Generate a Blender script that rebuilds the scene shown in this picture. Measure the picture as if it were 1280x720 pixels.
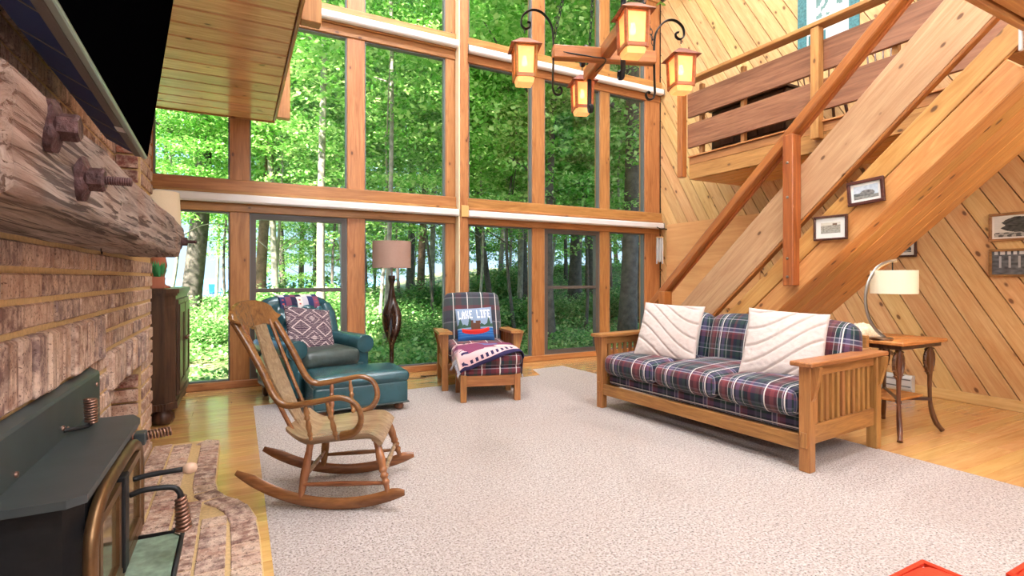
import bpy, bmesh, math, random
import numpy as np
from mathutils import Vector, Matrix, noise
for o in list(bpy.data.objects): bpy.data.objects.remove(o)
scene = bpy.context.scene
COL = scene.collection
random.seed(7)
R = math.radians
def lin(c):
    c = c/255.0
    return c/12.92 if c <= .04045 else ((c+.055)/1.055)**2.4
def rgb(r, g, b): return (lin(r), lin(g), lin(b), 1)

# ---------------------------------------------------------------- camera
cam_d = bpy.data.cameras.new('camera'); cam = bpy.data.objects.new('camera', cam_d); COL.objects.link(cam)
cam.location = (0, 0, 1.20); cam.rotation_euler = (R(90), 0, R(-28.0))
cam_d.sensor_width = 36; cam_d.lens = 645/1280*36; cam_d.shift_y = -12.5/1280
cam_d.clip_start = .02; cam_d.clip_end = 2000
scene.camera = cam

# ---------------------------------------------------------------- world, sun, room light, exposure
w = bpy.data.worlds.new('world'); scene.world = w; w.use_nodes = True
nt = w.node_tree; nt.nodes.clear()
out = nt.nodes.new('ShaderNodeOutputWorld'); bg = nt.nodes.new('ShaderNodeBackground')
tc = nt.nodes.new('ShaderNodeTexCoord'); sep = nt.nodes.new('ShaderNodeSeparateXYZ'); rp = nt.nodes.new('ShaderNodeValToRGB')
nt.links.new(tc.outputs['Generated'], sep.inputs[0]); nt.links.new(sep.outputs['Z'], rp.inputs[0])
rp.color_ramp.elements[0].position = 0; rp.color_ramp.elements[0].color = rgb(184, 214, 242)
rp.color_ramp.elements[1].position = .7; rp.color_ramp.elements[1].color = rgb(140, 188, 244)
nt.links.new(rp.outputs[0], bg.inputs[0]); bg.inputs[1].default_value = 1.5
nt.links.new(bg.outputs[0], out.inputs[0])

def light(name, kind, loc, power, color=(1, 1, 1), size=None, rot=None, **kw):
    d = bpy.data.lights.new(name, kind); o = bpy.data.objects.new(name, d); COL.objects.link(o)
    d.energy = power; d.color = color; o.location = loc
    if rot: o.rotation_euler = rot
    if kind == 'AREA' and size:
        d.shape = 'RECTANGLE'; d.size, d.size_y = size
    for k, v in kw.items(): setattr(d, k, v)
    return o
light('sun', 'SUN', (-20, -10, 20), 26.0, (1.0, .96, .88), rot=(R(47), 0, R(-48)), angle=R(1.5))
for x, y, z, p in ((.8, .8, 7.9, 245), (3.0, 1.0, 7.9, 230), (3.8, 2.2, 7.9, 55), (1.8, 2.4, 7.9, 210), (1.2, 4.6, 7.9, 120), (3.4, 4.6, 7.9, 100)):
    light('high_fill_light', 'POINT', (x, y, z), p*1.3, (.87, .935, 1.0), shadow_soft_size=.14)  # unseen fill added high up to brighten the room, no real fixtures
for x, y in ((.75, -1.0), (1.6, -1.9), (2.5, -1.3)):
    light('rear_fill_light', 'POINT', (x, y, 3.35), 95, (.88, .94, 1.0), shadow_soft_size=.14)  # added fill behind the camera, stands for no known lamp
light('landing_light', 'POINT', (5.1, .2, 2.45), 40, (1.0, .82, .58), shadow_soft_size=.12)
light('loft_fill_light', 'POINT', (-.3, 2.6, 5.2), 30, (.84, .92, 1.0), shadow_soft_size=.12)  # extra fill added above the loft, out of view
scene.view_settings.view_transform = 'Standard'; scene.view_settings.look = 'None'
scene.view_settings.gamma = 1; scene.view_settings.use_curve_mapping = False
scene.view_settings.exposure = 0.44

# ---------------------------------------------------------------- helpers
class MB:
    """collects shapes and links them as one mesh object"""
    def __init__(s): s.v = []; s.f = []; s.uv = []; s.col = []
    def add(s, vs, fs, uvs=None):
        n = len(s.v); s.v += [tuple(p) for p in vs]; s.f += [tuple(i+n for i in f) for f in fs]
        s.uv += uvs if uvs else [None]*len(fs)
        return s
    def box(s, x0, x1, y0, y1, z0, z1, b=0.0, M=None):
        if b <= 0:
            vs = [(x, y, z) for x in (x0, x1) for y in (y0, y1) for z in (z0, z1)]
            fs = [(0, 1, 3, 2), (4, 6, 7, 5), (0, 4, 5, 1), (2, 3, 7, 6), (0, 2, 6, 4), (1, 5, 7, 3)]
        else:
            b = min(b, (x1-x0)*.45, (y1-y0)*.45, (z1-z0)*.45)
            vs = []; idx = {}
            lo = (x0, y0, z0); hi = (x1, y1, z1)
            for c in range(8):
                sg = [(c >> 2) & 1, (c >> 1) & 1, c & 1]
                for a in range(3):
                    p = [(hi[k] if sg[k] else lo[k]) for k in range(3)]
                    for k in range(3):
                        if k != a: p[k] += -b if sg[k] else b
                    idx[(tuple(sg), a)] = len(vs); vs.append(tuple(p))
            fs = []
            for a in range(3):
                o1, o2 = (a+1) % 3, (a+2) % 3
                for sv in (0, 1):
                    q = []
                    for u, t in ((0, 0), (1, 0), (1, 1), (0, 1)):
                        g = [0, 0, 0]; g[a] = sv; g[o1] = u; g[o2] = t
                        q.append(idx[(tuple(g), a)])
                    fs.append(tuple(q if sv else q[::-1]))
            for a in range(3):
                o1, o2 = (a+1) % 3, (a+2) % 3
                for u in (0, 1):
                    for t in (0, 1):
                        g0 = [0, 0, 0]; g0[o1] = u; g0[o2] = t; g1 = list(g0); g0[a] = 0; g1[a] = 1
                        q = [idx[(tuple(g0), o1)], idx[(tuple(g1), o1)], idx[(tuple(g1), o2)], idx[(tuple(g0), o2)]]
                        fs.append(tuple(q if u == t else q[::-1]))
            for c in range(8):
                sg = ((c >> 2) & 1, (c >> 1) & 1, c & 1)
                q = [idx[(sg, k)] for k in range(3)]
                fs.append(tuple(q if sum(sg) % 2 else q[::-1]))
        if M is not None: vs = [M @ Vector(p) for p in vs]
        return s.add(vs, fs)
    def beam(s, p0, p1, w, h, up=(0, 0, 1), b=0.0):
        p0 = Vector(p0); p1 = Vector(p1); M = frame(p0, p1, up); L = (p1-p0).length
        return s.box(0, L, -w/2, w/2, -h/2, h/2, b, M)
    def tube(s, pts, r, n=8, cap=True, asp=(1, 1), up=None, closed=False):
        P = [Vector(p) for p in pts]; m = len(P)
        rr = r if isinstance(r, (list, tuple)) else [r]*m
        vs = []; nrm = None
        for i in range(m):
            if closed: t = (P[(i+1) % m]-P[i-1])
            else: t = (P[min(i+1, m-1)]-P[max(i-1, 0)])
            t.normalize()
            if nrm is None:
                nrm = Vector(up) if up else (Vector((0, 0, 1)) if abs(t.z) < .9 else Vector((1, 0, 0)))
            nrm = (nrm - t*nrm.dot(t)).normalized(); bi = t.cross(nrm)
            for k in range(n):
                a = 2*math.pi*k/n
                vs.append(P[i]+nrm*(math.cos(a)*rr[i]*asp[0])+bi*(math.sin(a)*rr[i]*asp[1]))
        fs = []
        for i in range(m if closed else m-1):
            j = (i+1) % m
            for k in range(n):
                fs.append((i*n+k, i*n+(k+1) % n, j*n+(k+1) % n, j*n+k))
        if cap and not closed:
            fs.append(tuple(range(n))[::-1]); fs.append(tuple((m-1)*n+k for k in range(n)))
        return s.add(vs, fs)
    def lathe(s, prof, n=16, at=(0, 0, 0), M=None, cap=True):
        vs = []
        for r, z in prof:
            for k in range(n):
                a = 2*math.pi*k/n; p = Vector((r*math.cos(a), r*math.sin(a), z))
                vs.append((M @ p if M is not None else p)+Vector(at))
        fs = [(i*n+k, i*n+(k+1) % n, (i+1)*n+(k+1) % n, (i+1)*n+k) for i in range(len(prof)-1) for k in range(n)]
        if cap:
            fs.append(tuple(range(n))[::-1]); fs.append(tuple((len(prof)-1)*n+k for k in range(n)))
        return s.add(vs, fs)
    def prism(s, poly, d0, d1, fn=None):
        """poly: 2-D outline (ccw); fn(a, b, d) -> point"""
        fn = fn or (lambda a, b, d: (a, b, d)); n = len(poly)
        vs = [fn(a, b, d0) for a, b in poly]+[fn(a, b, d1) for a, b in poly]
        fs = [tuple(range(n))[::-1], tuple(range(n, 2*n))]+[(i, (i+1) % n, n+(i+1) % n, n+i) for i in range(n)]
        return s.add(vs, fs)
    def surf(s, fn, nu, nv, colfn=None, flip=False):
        vs = [fn(i/nu, j/nv) for j in range(nv+1) for i in range(nu+1)]
        fs = []; cs = []; uv = []
        for j in range(nv):
            for i in range(nu):
                a = j*(nu+1)+i; q = (a, a+1, a+nu+2, a+nu+1)
                fs.append(q[::-1] if flip else q)
                if colfn: cs.append(colfn((i+.5)/nu, (j+.5)/nv))
        s.add(vs, fs)
        if colfn: s.col += cs
        return s
    def build(s, name, m, parent=None, smooth=None, loc=None, rz=None, M=None, fix=True):
        me = bpy.data.meshes.new(name); me.from_pydata(s.v, [], s.f)
        if fix:
            bm = bmesh.new(); bm.from_mesh(me)
            bmesh.ops.recalc_face_normals(bm, faces=bm.faces); bm.to_mesh(me); bm.free()
        if any(u is not None for u in s.uv):
            ul = me.uv_layers.new(name='UVMap'); k = 0
            for p in me.polygons:
                u = s.uv[p.index]
                vi = list(s.f[p.index])
                for li in p.loop_indices:
                    if u: ul.data[li].uv = u[vi.index(me.loops[li].vertex_index)]
        if s.col:
            at = me.attributes.new('Col', 'FLOAT_COLOR', 'FACE')
            fl = []
            for i in range(len(me.polygons)):
                c = s.col[i] if i < len(s.col) else s.col[-1]
                fl += [c[0], c[1], c[2], 1]
            at.data.foreach_set('color', fl)
        if smooth:
            for p in me.polygons: p.use_smooth = True
            if smooth is not True: me.set_sharp_from_angle(angle=R(smooth))
        return link(name, me, m, parent, loc, rz, M)
def link(name, me, m=None, parent=None, loc=None, rz=None, M=None):
    if m is not None and not me.materials: me.materials.append(m)
    o = bpy.data.objects.new(name, me); COL.objects.link(o)
    if parent is not None: o.parent = parent
    if M is not None: o.matrix_basis = M
    if loc: o.location = loc
    if rz: o.rotation_euler = (0, 0, rz)
    return o
def frame(p0, p1, up=(0, 0, 1)):
    x = (Vector(p1)-Vector(p0)).normalized(); z = Vector(up); z = z-x*z.dot(x)
    if z.length < 1e-4: z = Vector((1, 0, 0))-x*x.x
    z.normalize(); y = z.cross(x)
    M = Matrix((x, y, z)).transposed().to_4x4(); M.translation = Vector(p0); return M
_bc = {}
def board(name, p0, p1, w, h, m, parent=None, up=(0, 0, 1), b=.004):
    """a straight bevelled board, its length along its own x axis; alike boards share a mesh"""
    L = (Vector(p1)-Vector(p0)).length; key = (round(L, 3), round(w, 4), round(h, 4), b, m.name)
    if key not in _bc:
        o = MB().box(0, L, -w/2, w/2, -h/2, h/2, b).build(name, m, parent, M=frame(p0, p1, up)); _bc[key] = o.data; return o
    return link(name, _bc[key], m, parent, M=frame(p0, p1, up))
def thing(name, label, cat, loc=(0, 0, 0), rz=0, group=None):
    o = bpy.data.objects.new(name, None); COL.objects.link(o); o.empty_display_size = .1
    o.location = loc; o.rotation_euler = (0, 0, rz); o['label'] = label; o['category'] = cat
    if group: o['group'] = group
    return o
def tag(o, label, cat, group=None, kind=None):
    o['label'] = label; o['category'] = cat
    if group: o['group'] = group
    if kind: o['kind'] = kind
    return o
def struct(name, label=None):
    o = bpy.data.objects.new(name, None); COL.objects.link(o); o['kind'] = 'structure'
    if label: o['label'] = label
    return o
def st(o, label=None):
    o['kind'] = 'structure'
    if label: o['label'] = label
    return o
def lab(o, t): o['label'] = t; return o
def bez(pts, n=8):
    """Catmull-Rom through points"""
    P = [Vector(p) for p in pts]; P = [P[0]*2-P[1]]+P+[P[-1]*2-P[-2]]; o = []
    for i in range(1, len(P)-2):
        for k in range(n):
            t = k/n; a, b, c, d = P[i-1], P[i], P[i+1], P[i+2]
            o.append(.5*((2*b)+(c-a)*t+(2*a-5*b+4*c-d)*t*t+(3*b-a-3*c+d)*t**3))
    o.append(P[-2]); return o

# ---------------------------------------------------------------- materials
def nm(name):
    m = bpy.data.materials.new(name); m.use_nodes = True; t = m.node_tree; t.nodes.clear()
    o = t.nodes.new('ShaderNodeOutputMaterial'); b = t.nodes.new('ShaderNodeBsdfPrincipled')
    t.links.new(b.outputs[0], o.inputs[0]); return m, t, b, o
class G:
    """small node graph writer"""
    def __init__(s, t): s.t = t
    def n(s, typ, ins=None, **kw):
        x = s.t.nodes.new(typ)
        for k, v in kw.items(): setattr(x, k, v)
        for k, v in (ins or {}).items():
            i = x.inputs[k]
            if hasattr(v, 'is_output') or isinstance(v, bpy.types.NodeSocket): s.t.links.new(v, i)
            else: i.default_value = v
        return x
    def math(s, op, a, b=0.0, c=0.0):
        return s.n('ShaderNodeMath', {0: a, 1: b, 2: c}, operation=op).outputs[0]
    def mix(s, f, a, b, mode='MIX'):
        x = s.n('ShaderNodeMix', data_type='RGBA', blend_type=mode)
        for k, v in ((0, f), (6, a), (7, b)):
            if isinstance(v, bpy.types.NodeSocket): s.t.links.new(v, x.inputs[k])
            else: x.inputs[k].default_value = v
        return x.outputs[2]
    def ramp(s, f, stops, interp='LINEAR'):
        x = s.n('ShaderNodeValToRGB', {0: f}); e = x.color_ramp; e.interpolation = interp
        while len(e.elements) < len(stops): e.elements.new(.5)
        for q, (p, c) in zip(e.elements, stops):
            q.position = p; q.color = c if len(c) == 4 else (*c, 1)
        return x.outputs[0]
    def noise(s, vec, scale, detail=4, rough=.55, dist=0):
        return s.n('ShaderNodeTexNoise', {'Vector': vec, 'Scale': scale, 'Detail': detail, 'Roughness': rough, 'Distortion': dist}).outputs[0]
    def bump(s, h, strength, dist, b):
        x = s.n('ShaderNodeBump', {'Height': h, 'Strength': strength, 'Distance': dist}); s.t.links.new(x.outputs[0], b.inputs['Normal'])
def objcoord(g, rnd=True):
    c = g.n('ShaderNodeTexCoord').outputs['Object']; r = g.n('ShaderNodeObjectInfo').outputs['Random']
    if rnd:
        k = g.n('ShaderNodeCombineXYZ', {0: g.math('MULTIPLY', r, 37), 1: g.math('MULTIPLY', r, 91), 2: g.math('MULTIPLY', r, 53)}).outputs[0]
        c = g.n('ShaderNodeVectorMath', {0: c, 1: k}, operation='ADD').outputs[0]
    return c, r
def wood(name, base, dark, axis=0, rough=.42, knots=0.0, vary=.12, grain=1.0, knotcol=None, bump=.25, spec=.4):
    m, t, b, o = nm(name); g = G(t); c, r = objcoord(g)
    sc = [13.0*grain]*3; sc[axis] = 1.1*grain
    mp = g.n('ShaderNodeMapping', {'Vector': c, 'Scale': sc}).outputs[0]
    n1 = g.noise(mp, 1.4, 6, .6, 1.4)
    sc2 = [120.0*grain]*3; sc2[axis] = 5.0
    n2 = g.noise(g.n('ShaderNodeMapping', {'Vector': c, 'Scale': sc2}).outputs[0], 1.0, 3)
    col = g.mix(g.ramp(n1, [(.33, (0, 0, 0)), (.72, (1, 1, 1))]), base, dark)
    col = g.mix(g.math('MULTIPLY', g.ramp(n2, [(.42, (0, 0, 0)), (.75, (1, 1, 1))]), .35), col, dark)
    if knots > 0:
        s3 = [7.5]*3; s3[axis] = 4.2
        kc = g.n('ShaderNodeMapping', {'Vector': c, 'Scale': s3}).outputs[0]
        v = g.n('ShaderNodeTexVoronoi', {'Vector': kc, 'Scale': 1.0, 'Randomness': 1.0}).outputs['Distance']
        halo = g.ramp(v, [(knots*.6, (1, 1, 1)), (knots*2.2, (0, 0, 0))])
        col = g.mix(g.math('MULTIPLY', halo, .5), col, dark)
        kn = g.ramp(v, [(knots*.62, (1, 1, 1)), (knots, (0, 0, 0))])
        col = g.mix(g.math('MULTIPLY', kn, .85), col, knotcol or rgb(88, 52, 30))
    val = g.math('ADD', g.math('MULTIPLY', r, 2*vary), 1-vary)
    hs = g.n('ShaderNodeHueSaturation', {'Hue': g.math('ADD', .5, g.math('MULTIPLY', g.math('SUBTRACT', g.math('FRACT', g.math('MULTIPLY', r, 7.3)), .5), .018)), 'Saturation': 1.0, 'Value': val, 'Color': col}).outputs[0]
    t.links.new(hs, b.inputs['Base Color']); b.inputs['Roughness'].default_value = rough
    b.inputs['Specular IOR Level'].default_value = spec
    g.bump(g.math('ADD', n1, g.math('MULTIPLY', n2, .5)), bump, .004, b)
    return m
def plain(name, c, rough=.5, metal=0, spec=.5, noise_amt=.0, nscale=30, bump=0, bscale=60, emit=None, estr=0):
    m, t, b, o = nm(name); g = G(t); b.inputs['Base Color'].default_value = c
    b.inputs['Roughness'].default_value = rough; b.inputs['Metallic'].default_value = metal; b.inputs['Specular IOR Level'].default_value = spec
    co, r = objcoord(g)
    if noise_amt:
        n = g.noise(co, nscale, 5); d = tuple(x*(1-noise_amt) for x in c[:3])+(1,)
        t.links.new(g.mix(g.ramp(n, [(.35, (0, 0, 0)), (.65, (1, 1, 1))]), c, d), b.inputs['Base Color'])
    if bump: g.bump(g.noise(co, bscale, 4), bump, .01, b)
    if emit: b.inputs['Emission Color'].default_value = emit; b.inputs['Emission Strength'].default_value = estr
    return m
def colattr(name, rough=.9, bump=0, bscale=300):
    m, t, b, o = nm(name); g = G(t)
    a = g.n('ShaderNodeAttribute', attribute_name='Col').outputs[0]; t.links.new(a, b.inputs['Base Color'])
    b.inputs['Roughness'].default_value = rough; b.inputs['Specular IOR Level'].default_value = .2
    if bump: g.bump(g.noise(objcoord(g, False)[0], bscale, 3), bump, .01, b)
    return m
def plaid(name, su, sv, ups, vps, lines, rep=.36):
    """woven tartan from the UV map in metres"""
    m, t, b, o = nm(name); g = G(t)
    uv = g.n('ShaderNodeUVMap').outputs[0]; sp = g.n('ShaderNodeSeparateXYZ', {0: uv})
    fu = g.math('FRACT', g.math('DIVIDE', sp.outputs[0], su)); fv = g.math('FRACT', g.math('DIVIDE', sp.outputs[1], sv))
    cu = g.ramp(fu, ups, 'CONSTANT'); cv = g.ramp(fv, vps, 'CONSTANT')
    col = g.mix(.5, cu, cv)
    lu = g.ramp(fu, [(0, (0, 0, 0))]+lines, 'CONSTANT')
    col = g.mix(lu, col, rgb(222, 214, 206))
    th = g.noise(g.n('ShaderNodeMapping', {'Vector': uv, 'Scale': (260, 260, 1)}).outputs[0], 1, 2)
    col = g.mix(g.math('MULTIPLY', th, .25), col, rgb(40, 34, 44))
    t.links.new(col, b.inputs['Base Color']); b.inputs['Roughness'].default_value = .95; b.inputs['Specular IOR Level'].default_value = .15
    b.inputs['Sheen Weight'].default_value = .15
    g.bump(th, .3, .002, b)
    return m

PINE_R = wood('pine_wall', rgb(222, 184, 130), rgb(196, 144, 88), 0, .45, .15, .09)
PINE = wood('pine', rgb(220, 166, 100), rgb(186, 122, 62), 0, .35, .14, .09)
CEDAR = wood('cedar_trim', rgb(194, 136, 80), rgb(150, 94, 48), 0, .4, .12, .08)
REDWOOD = wood('stained_board', rgb(160, 108, 78), rgb(112, 68, 46), 0, .4, 0, .12)
ROUGH = wood('rough_sawn', rgb(208, 164, 124), rgb(176, 126, 88), 0, .6, .12, .05, bump=.6)
RAILW = wood('handrail_wood', rgb(190, 116, 58), rgb(134, 72, 30), 0, .3, 0, .06)
SOFFIT = wood('soffit_pine', rgb(226, 174, 124), rgb(188, 128, 82), 0, .24, .13, .13)
FLOORW = wood('floor_oak', rgb(224, 176, 112), rgb(198, 142, 82), 0, .2, 0, .08, .8, bump=.08, spec=.5)
for _n in FLOORW.node_tree.nodes:
    if _n.type == 'BSDF_PRINCIPLED': _n.inputs['Coat Weight'].default_value = .8; _n.inputs['Coat Roughness'].default_value = .12
OAK = wood('oak', rgb(188, 130, 74), rgb(134, 84, 44), 0, .38, 0, .05, 1.6)
OAKY = wood('oak_y', rgb(188, 130, 74), rgb(134, 84, 44), 1, .38, 0, .05, 1.6)
OAKZ = wood('oak_z', rgb(188, 130, 74), rgb(134, 84, 44), 2, .38, 0, .05, 1.6)
MAPLE = wood('rocker_wood', rgb(146, 94, 54), rgb(94, 54, 28), 0, .25, 0, .05, 1.2, spec=.55)
MAPLEZ = wood('rocker_wood_z', rgb(164, 112, 68), rgb(114, 68, 38), 2, .25, 0, .05, 1.2, spec=.55)
SEATW = wood('rocker_seat_wood', rgb(168, 138, 108), rgb(120, 88, 64), 0, .18, 0, .03, 1.2, spec=.7)
DARKW = wood('dark_carved_wood', rgb(92, 64, 48), rgb(54, 34, 26), 2, .35, 0, .05)
WALNUT = wood('walnut', rgb(118, 72, 44), rgb(68, 38, 24), 2, .3, 0, .05)
TOPW = wood('table_top_wood', rgb(206, 142, 74), rgb(158, 98, 46), 0, .25, 0, .03)
PLYW = wood('plywood', rgb(226, 178, 118), rgb(204, 148, 88), 0, .5, 0, .02, .35)
TRUNKL = plain('bark_pale', rgb(176, 164, 148), .9, noise_amt=.5, nscale=9, bump=.5, bscale=20)
TRUNKD = plain('bark_dark', rgb(108, 98, 88), .9, noise_amt=.5, nscale=9, bump=.5, bscale=20)
TRUNKB = plain('bark_brown', rgb(142, 108, 84), .9, noise_amt=.5, nscale=9, bump=.5, bscale=20)
GASKET = plain('window_frame_grey', rgb(98, 96, 96), .5)
SASH = plain('window_sash_brown', rgb(86, 76, 70), .5)
WHITE = plain('white_plastic', rgb(232, 224, 220), .55)
BLACKM = plain('black_iron', rgb(38, 36, 36), .45, .6)
STEEL = plain('brushed_steel', rgb(156, 148, 140), .28, 1)
STOVE = plain('stove_charcoal', rgb(76, 82, 84), .38, .35, noise_amt=.18, nscale=8)
STOVED = plain('stove_dark', rgb(34, 32, 34), .5, .3, noise_amt=.4, nscale=20)
BRASS = plain('antique_brass', rgb(132, 98, 66), .38, .8, noise_amt=.3, nscale=14)
COPPER = plain('coil_copper', rgb(150, 112, 96), .3, .8)
RUST = plain('rusty_iron', rgb(96, 64, 62), .55, .45, noise_amt=.5, nscale=45, bump=.5, bscale=90)
MARBLE = plain('lip_stone', rgb(138, 156, 138), .35, noise_amt=.5, nscale=26)
LEATHER = plain('green_leather', rgb(44, 86, 94), .24, 0, .6, noise_amt=.3, nscale=6, bump=.25, bscale=40)
LEATHERB = plain('worn_leather', rgb(66, 78, 76), .3, 0, .55, noise_amt=.35, nscale=14, bump=.4, bscale=30)
SCREEN = plain('tv_screen', rgb(3, 3, 4), .6, 0, .0)
NAVY = plain('tv_housing', rgb(26, 54, 112), .55, 0, .25)
TAUPE = plain('tv_bezel_taupe', rgb(98, 90, 86), .4)
RIM = plain('tv_rim', rgb(168, 186, 178), .3, .4)
LINEN = plain('lamp_linen', rgb(176, 140, 124), .9, noise_amt=.25, nscale=260)
CREAM = plain('shade_cream', rgb(244, 226, 196), .9, noise_amt=.06, nscale=160, emit=rgb(255, 226, 190), estr=.06)
IVORY = plain('ivory_pillow', rgb(206, 188, 180), .95, spec=.15, noise_amt=.07, nscale=40, bump=.35, bscale=140)
LACE = plain('cream_lace', rgb(232, 214, 188), .95, noise_amt=.35, nscale=60, bump=.8, bscale=60)
REDF = plain('red_fabric', rgb(206, 62, 34), .9, spec=.2, noise_amt=.2, nscale=140, bump=.4, bscale=200)
TERRA = plain('terracotta', rgb(186, 112, 84), .8)
DARKLAMP = wood('lamp_dark_wood', rgb(66, 38, 26), rgb(34, 18, 12), 2, .18, 0, .02, spec=.6)
WHITECEIL = plain('white_paint', rgb(232, 230, 226), .8)
PRINT = colattr('printed_cloth', .95, .3)
PHOTO = colattr('photo_print', .35)
TEAL = plain('teal_frame', rgb(74, 132, 136), .5, noise_amt=.5, nscale=40)
MAT = plain('mat_board', rgb(238, 232, 224), .8)
FRAMED = wood('frame_dark', rgb(92, 52, 40), rgb(60, 32, 24), 0, .35)
FRAMEL = wood('frame_light', rgb(170, 122, 78), rgb(122, 82, 48), 0, .4)
HEATER = plain('heater_enamel', rgb(196, 194, 192), .4)
def glass_mat():
    m, t, b, o = nm('window_glass'); t.nodes.remove(b); g = G(t)
    tr = g.n('ShaderNodeBsdfTransparent', {0: (.97, .985, .98, 1)}).outputs[0]
    gl = g.n('ShaderNodeBsdfGlossy', {'Color': (1, 1, 1, 1), 'Roughness': .02}).outputs[0]
    f = g.math('MULTIPLY', g.n('ShaderNodeFresnel', {0: 1.35}).outputs[0], .3)
    t.links.new(g.n('ShaderNodeMixShader', {0: f, 1: tr, 2: gl}).outputs[0], o.inputs[0]); return m
GLASS = glass_mat()
def amber_mat():
    m, t, b, o = nm('amber_glass'); g = G(t); c, r = objcoord(g)
    n = g.noise(c, 38, 3); col = g.mix(n, rgb(246, 170, 96), rgb(255, 220, 164))
    b.inputs['Base Color'].default_value = rgb(240, 180, 100); b.inputs['Roughness'].default_value = .4
    t.links.new(col, b.inputs['Emission Color']); b.inputs['Emission Strength'].default_value = .5
    tr = g.n('ShaderNodeBsdfTransparent', {0: (1, .8, .5, 1)}).outputs[0]
    g.t.links.new(g.n('ShaderNodeMixShader', {0: .3, 1: b.outputs[0], 2: tr}).outputs[0], o.inputs[0]); return m
AMBER = amber_mat()
BULB = plain('lit_bulb', (1, 1, 1, 1), emit=(1, .82, .5, 1), estr=30)
def brick_mat(name, a, b_, c_, groove=(1, 55, 3), gs=.8):
    m, t, b, o = nm(name); g = G(t); c, r = objcoord(g)
    col = g.ramp(r, [(0, a), (.22, rgb(134, 98, 86)), (.45, b_), (.7, c_), (.86, rgb(208, 178, 156)), (1, a)])
    n = g.noise(c, 22, 5, .6); col = g.mix(g.ramp(n, [(.4, (0, 0, 0)), (.62, (1, 1, 1))]), col, rgb(216, 186, 166))
    sp = g.noise(c, 120, 2); col = g.mix(g.math('MULTIPLY', g.ramp(sp, [(.58, (0, 0, 0)), (.66, (1, 1, 1))]), .7), col, rgb(84, 58, 52))
    gv = g.noise(g.n('ShaderNodeMapping', {'Vector': c, 'Scale': groove}).outputs[0], 1.0, 3)
    col = g.mix(g.math('MULTIPLY', g.ramp(gv, [(.5, (0, 0, 0)), (.72, (1, 1, 1))]), .7), col, rgb(100, 72, 66))
    t.links.new(col, b.inputs['Base Color']); b.inputs['Roughness'].default_value = .9; b.inputs['Specular IOR Level'].default_value = .25
    g.bump(g.math('ADD', gv, g.math('MULTIPLY', sp, .4)), gs, .008, b); return m
BRICK = brick_mat('brick', rgb(178, 140, 120), rgb(146, 124, 120), rgb(200, 158, 130))
BRICKH = brick_mat('hearth_brick', rgb(172, 126, 112), rgb(156, 124, 116), rgb(188, 142, 118), (30, 30, 30), 1.0)
BRICKR = brick_mat('niche_brick', rgb(150, 84, 66), rgb(134, 72, 60), rgb(162, 96, 72))
MORTAR = plain('mortar', rgb(214, 178, 126), .95, noise_amt=.2, nscale=60, bump=.4, bscale=80)
def mantel_mat():
    m, t, b, o = nm('weathered_beam'); g = G(t); c, r = objcoord(g, False)
    mp = g.n('ShaderNodeMapping', {'Vector': c, 'Scale': (20, 1.5, 20)}).outputs[0]
    n = g.noise(mp, 1.6, 8, .65, .8); n2 = g.noise(g.n('ShaderNodeMapping', {'Vector': c, 'Scale': (70, 2.6, 60)}).outputs[0], 1, 5, .6, .6)
    col = g.ramp(n, [(.3, rgb(92, 74, 68)), (.48, rgb(140, 120, 110)), (.7, rgb(178, 158, 146))])
    cr = g.ramp(n2, [(.41, (1, 1, 1)), (.47, (0, 0, 0))]); col = g.mix(g.math('MULTIPLY', cr, .85), col, rgb(62, 42, 36))
    big = g.noise(c, 3.0, 2); col = g.mix(g.math('MULTIPLY', g.ramp(big, [(.5, (0, 0, 0)), (.7, (1, 1, 1))]), .4), col, rgb(150, 96, 66))
    t.links.new(col, b.inputs['Base Color']); b.inputs['Roughness'].default_value = .85
    g.bump(g.math('ADD', n, g.math('MULTIPLY', cr, -.6)), .7, .012, b); return m
MANTEL = mantel_mat()
def carpet_mat():
    m, t, b, o = nm('carpet_pile'); g = G(t); c, r = objcoord(g, False)
    a = g.noise(c, 95, 3, .7); d = g.noise(c, 40, 4, .6); e = g.noise(c, 1.3, 4)
    col = g.ramp(a, [(.34, rgb(80, 68, 66)), (.46, rgb(190, 174, 165)), (.7, rgb(224, 214, 211))])
    col = g.mix(g.math('MULTIPLY', g.ramp(d, [(.38, (1, 1, 1)), (.55, (0, 0, 0))]), .35), col, rgb(150, 128, 120))
    col = g.mix(g.math('MULTIPLY', g.ramp(e, [(.4, (0, 0, 0)), (.7, (1, 1, 1))]), .3), col, rgb(186, 164, 154))
    t.links.new(col, b.inputs['Base Color']); b.inputs['Roughness'].default_value = 1; b.inputs['Specular IOR Level'].default_value = .1
    b.inputs['Sheen Weight'].default_value = .1
    g.bump(g.math('ADD', a, d), .9, .012, b); return m
CARPET = carpet_mat()
def leaf_mat(name, c1, c2, c3):
    m, t, b, o = nm(name); g = G(t)
    a = g.n('ShaderNodeAttribute', attribute_name='tone').outputs['Fac']; r = g.n('ShaderNodeObjectInfo').outputs['Random']
    f = g.math('FRACT', g.math('ADD', a, g.math('MULTIPLY', r, .25)))
    col = g.ramp(f, [(0, c1), (.5, c2), (.85, c3), (1, c2)])
    b.inputs['Roughness'].default_value = .45; t.links.new(col, b.inputs['Base Color'])
    tl = g.n('ShaderNodeBsdfTranslucent', {0: col}).outputs[0]
    t.links.new(g.n('ShaderNodeMixShader', {0: .4, 1: b.outputs[0], 2: tl}).outputs[0], o.inputs[0]); return m
LEAF = leaf_mat('leaves', rgb(72, 136, 48), rgb(128, 192, 78), rgb(218, 238, 160))
LEAFG = leaf_mat('undergrowth_leaves', rgb(64, 116, 52), rgb(112, 166, 84), rgb(200, 216, 150))
# ================================================================ STRUCTURE
YW = 6.42; XR = 6.2; XL = -1.2
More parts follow.
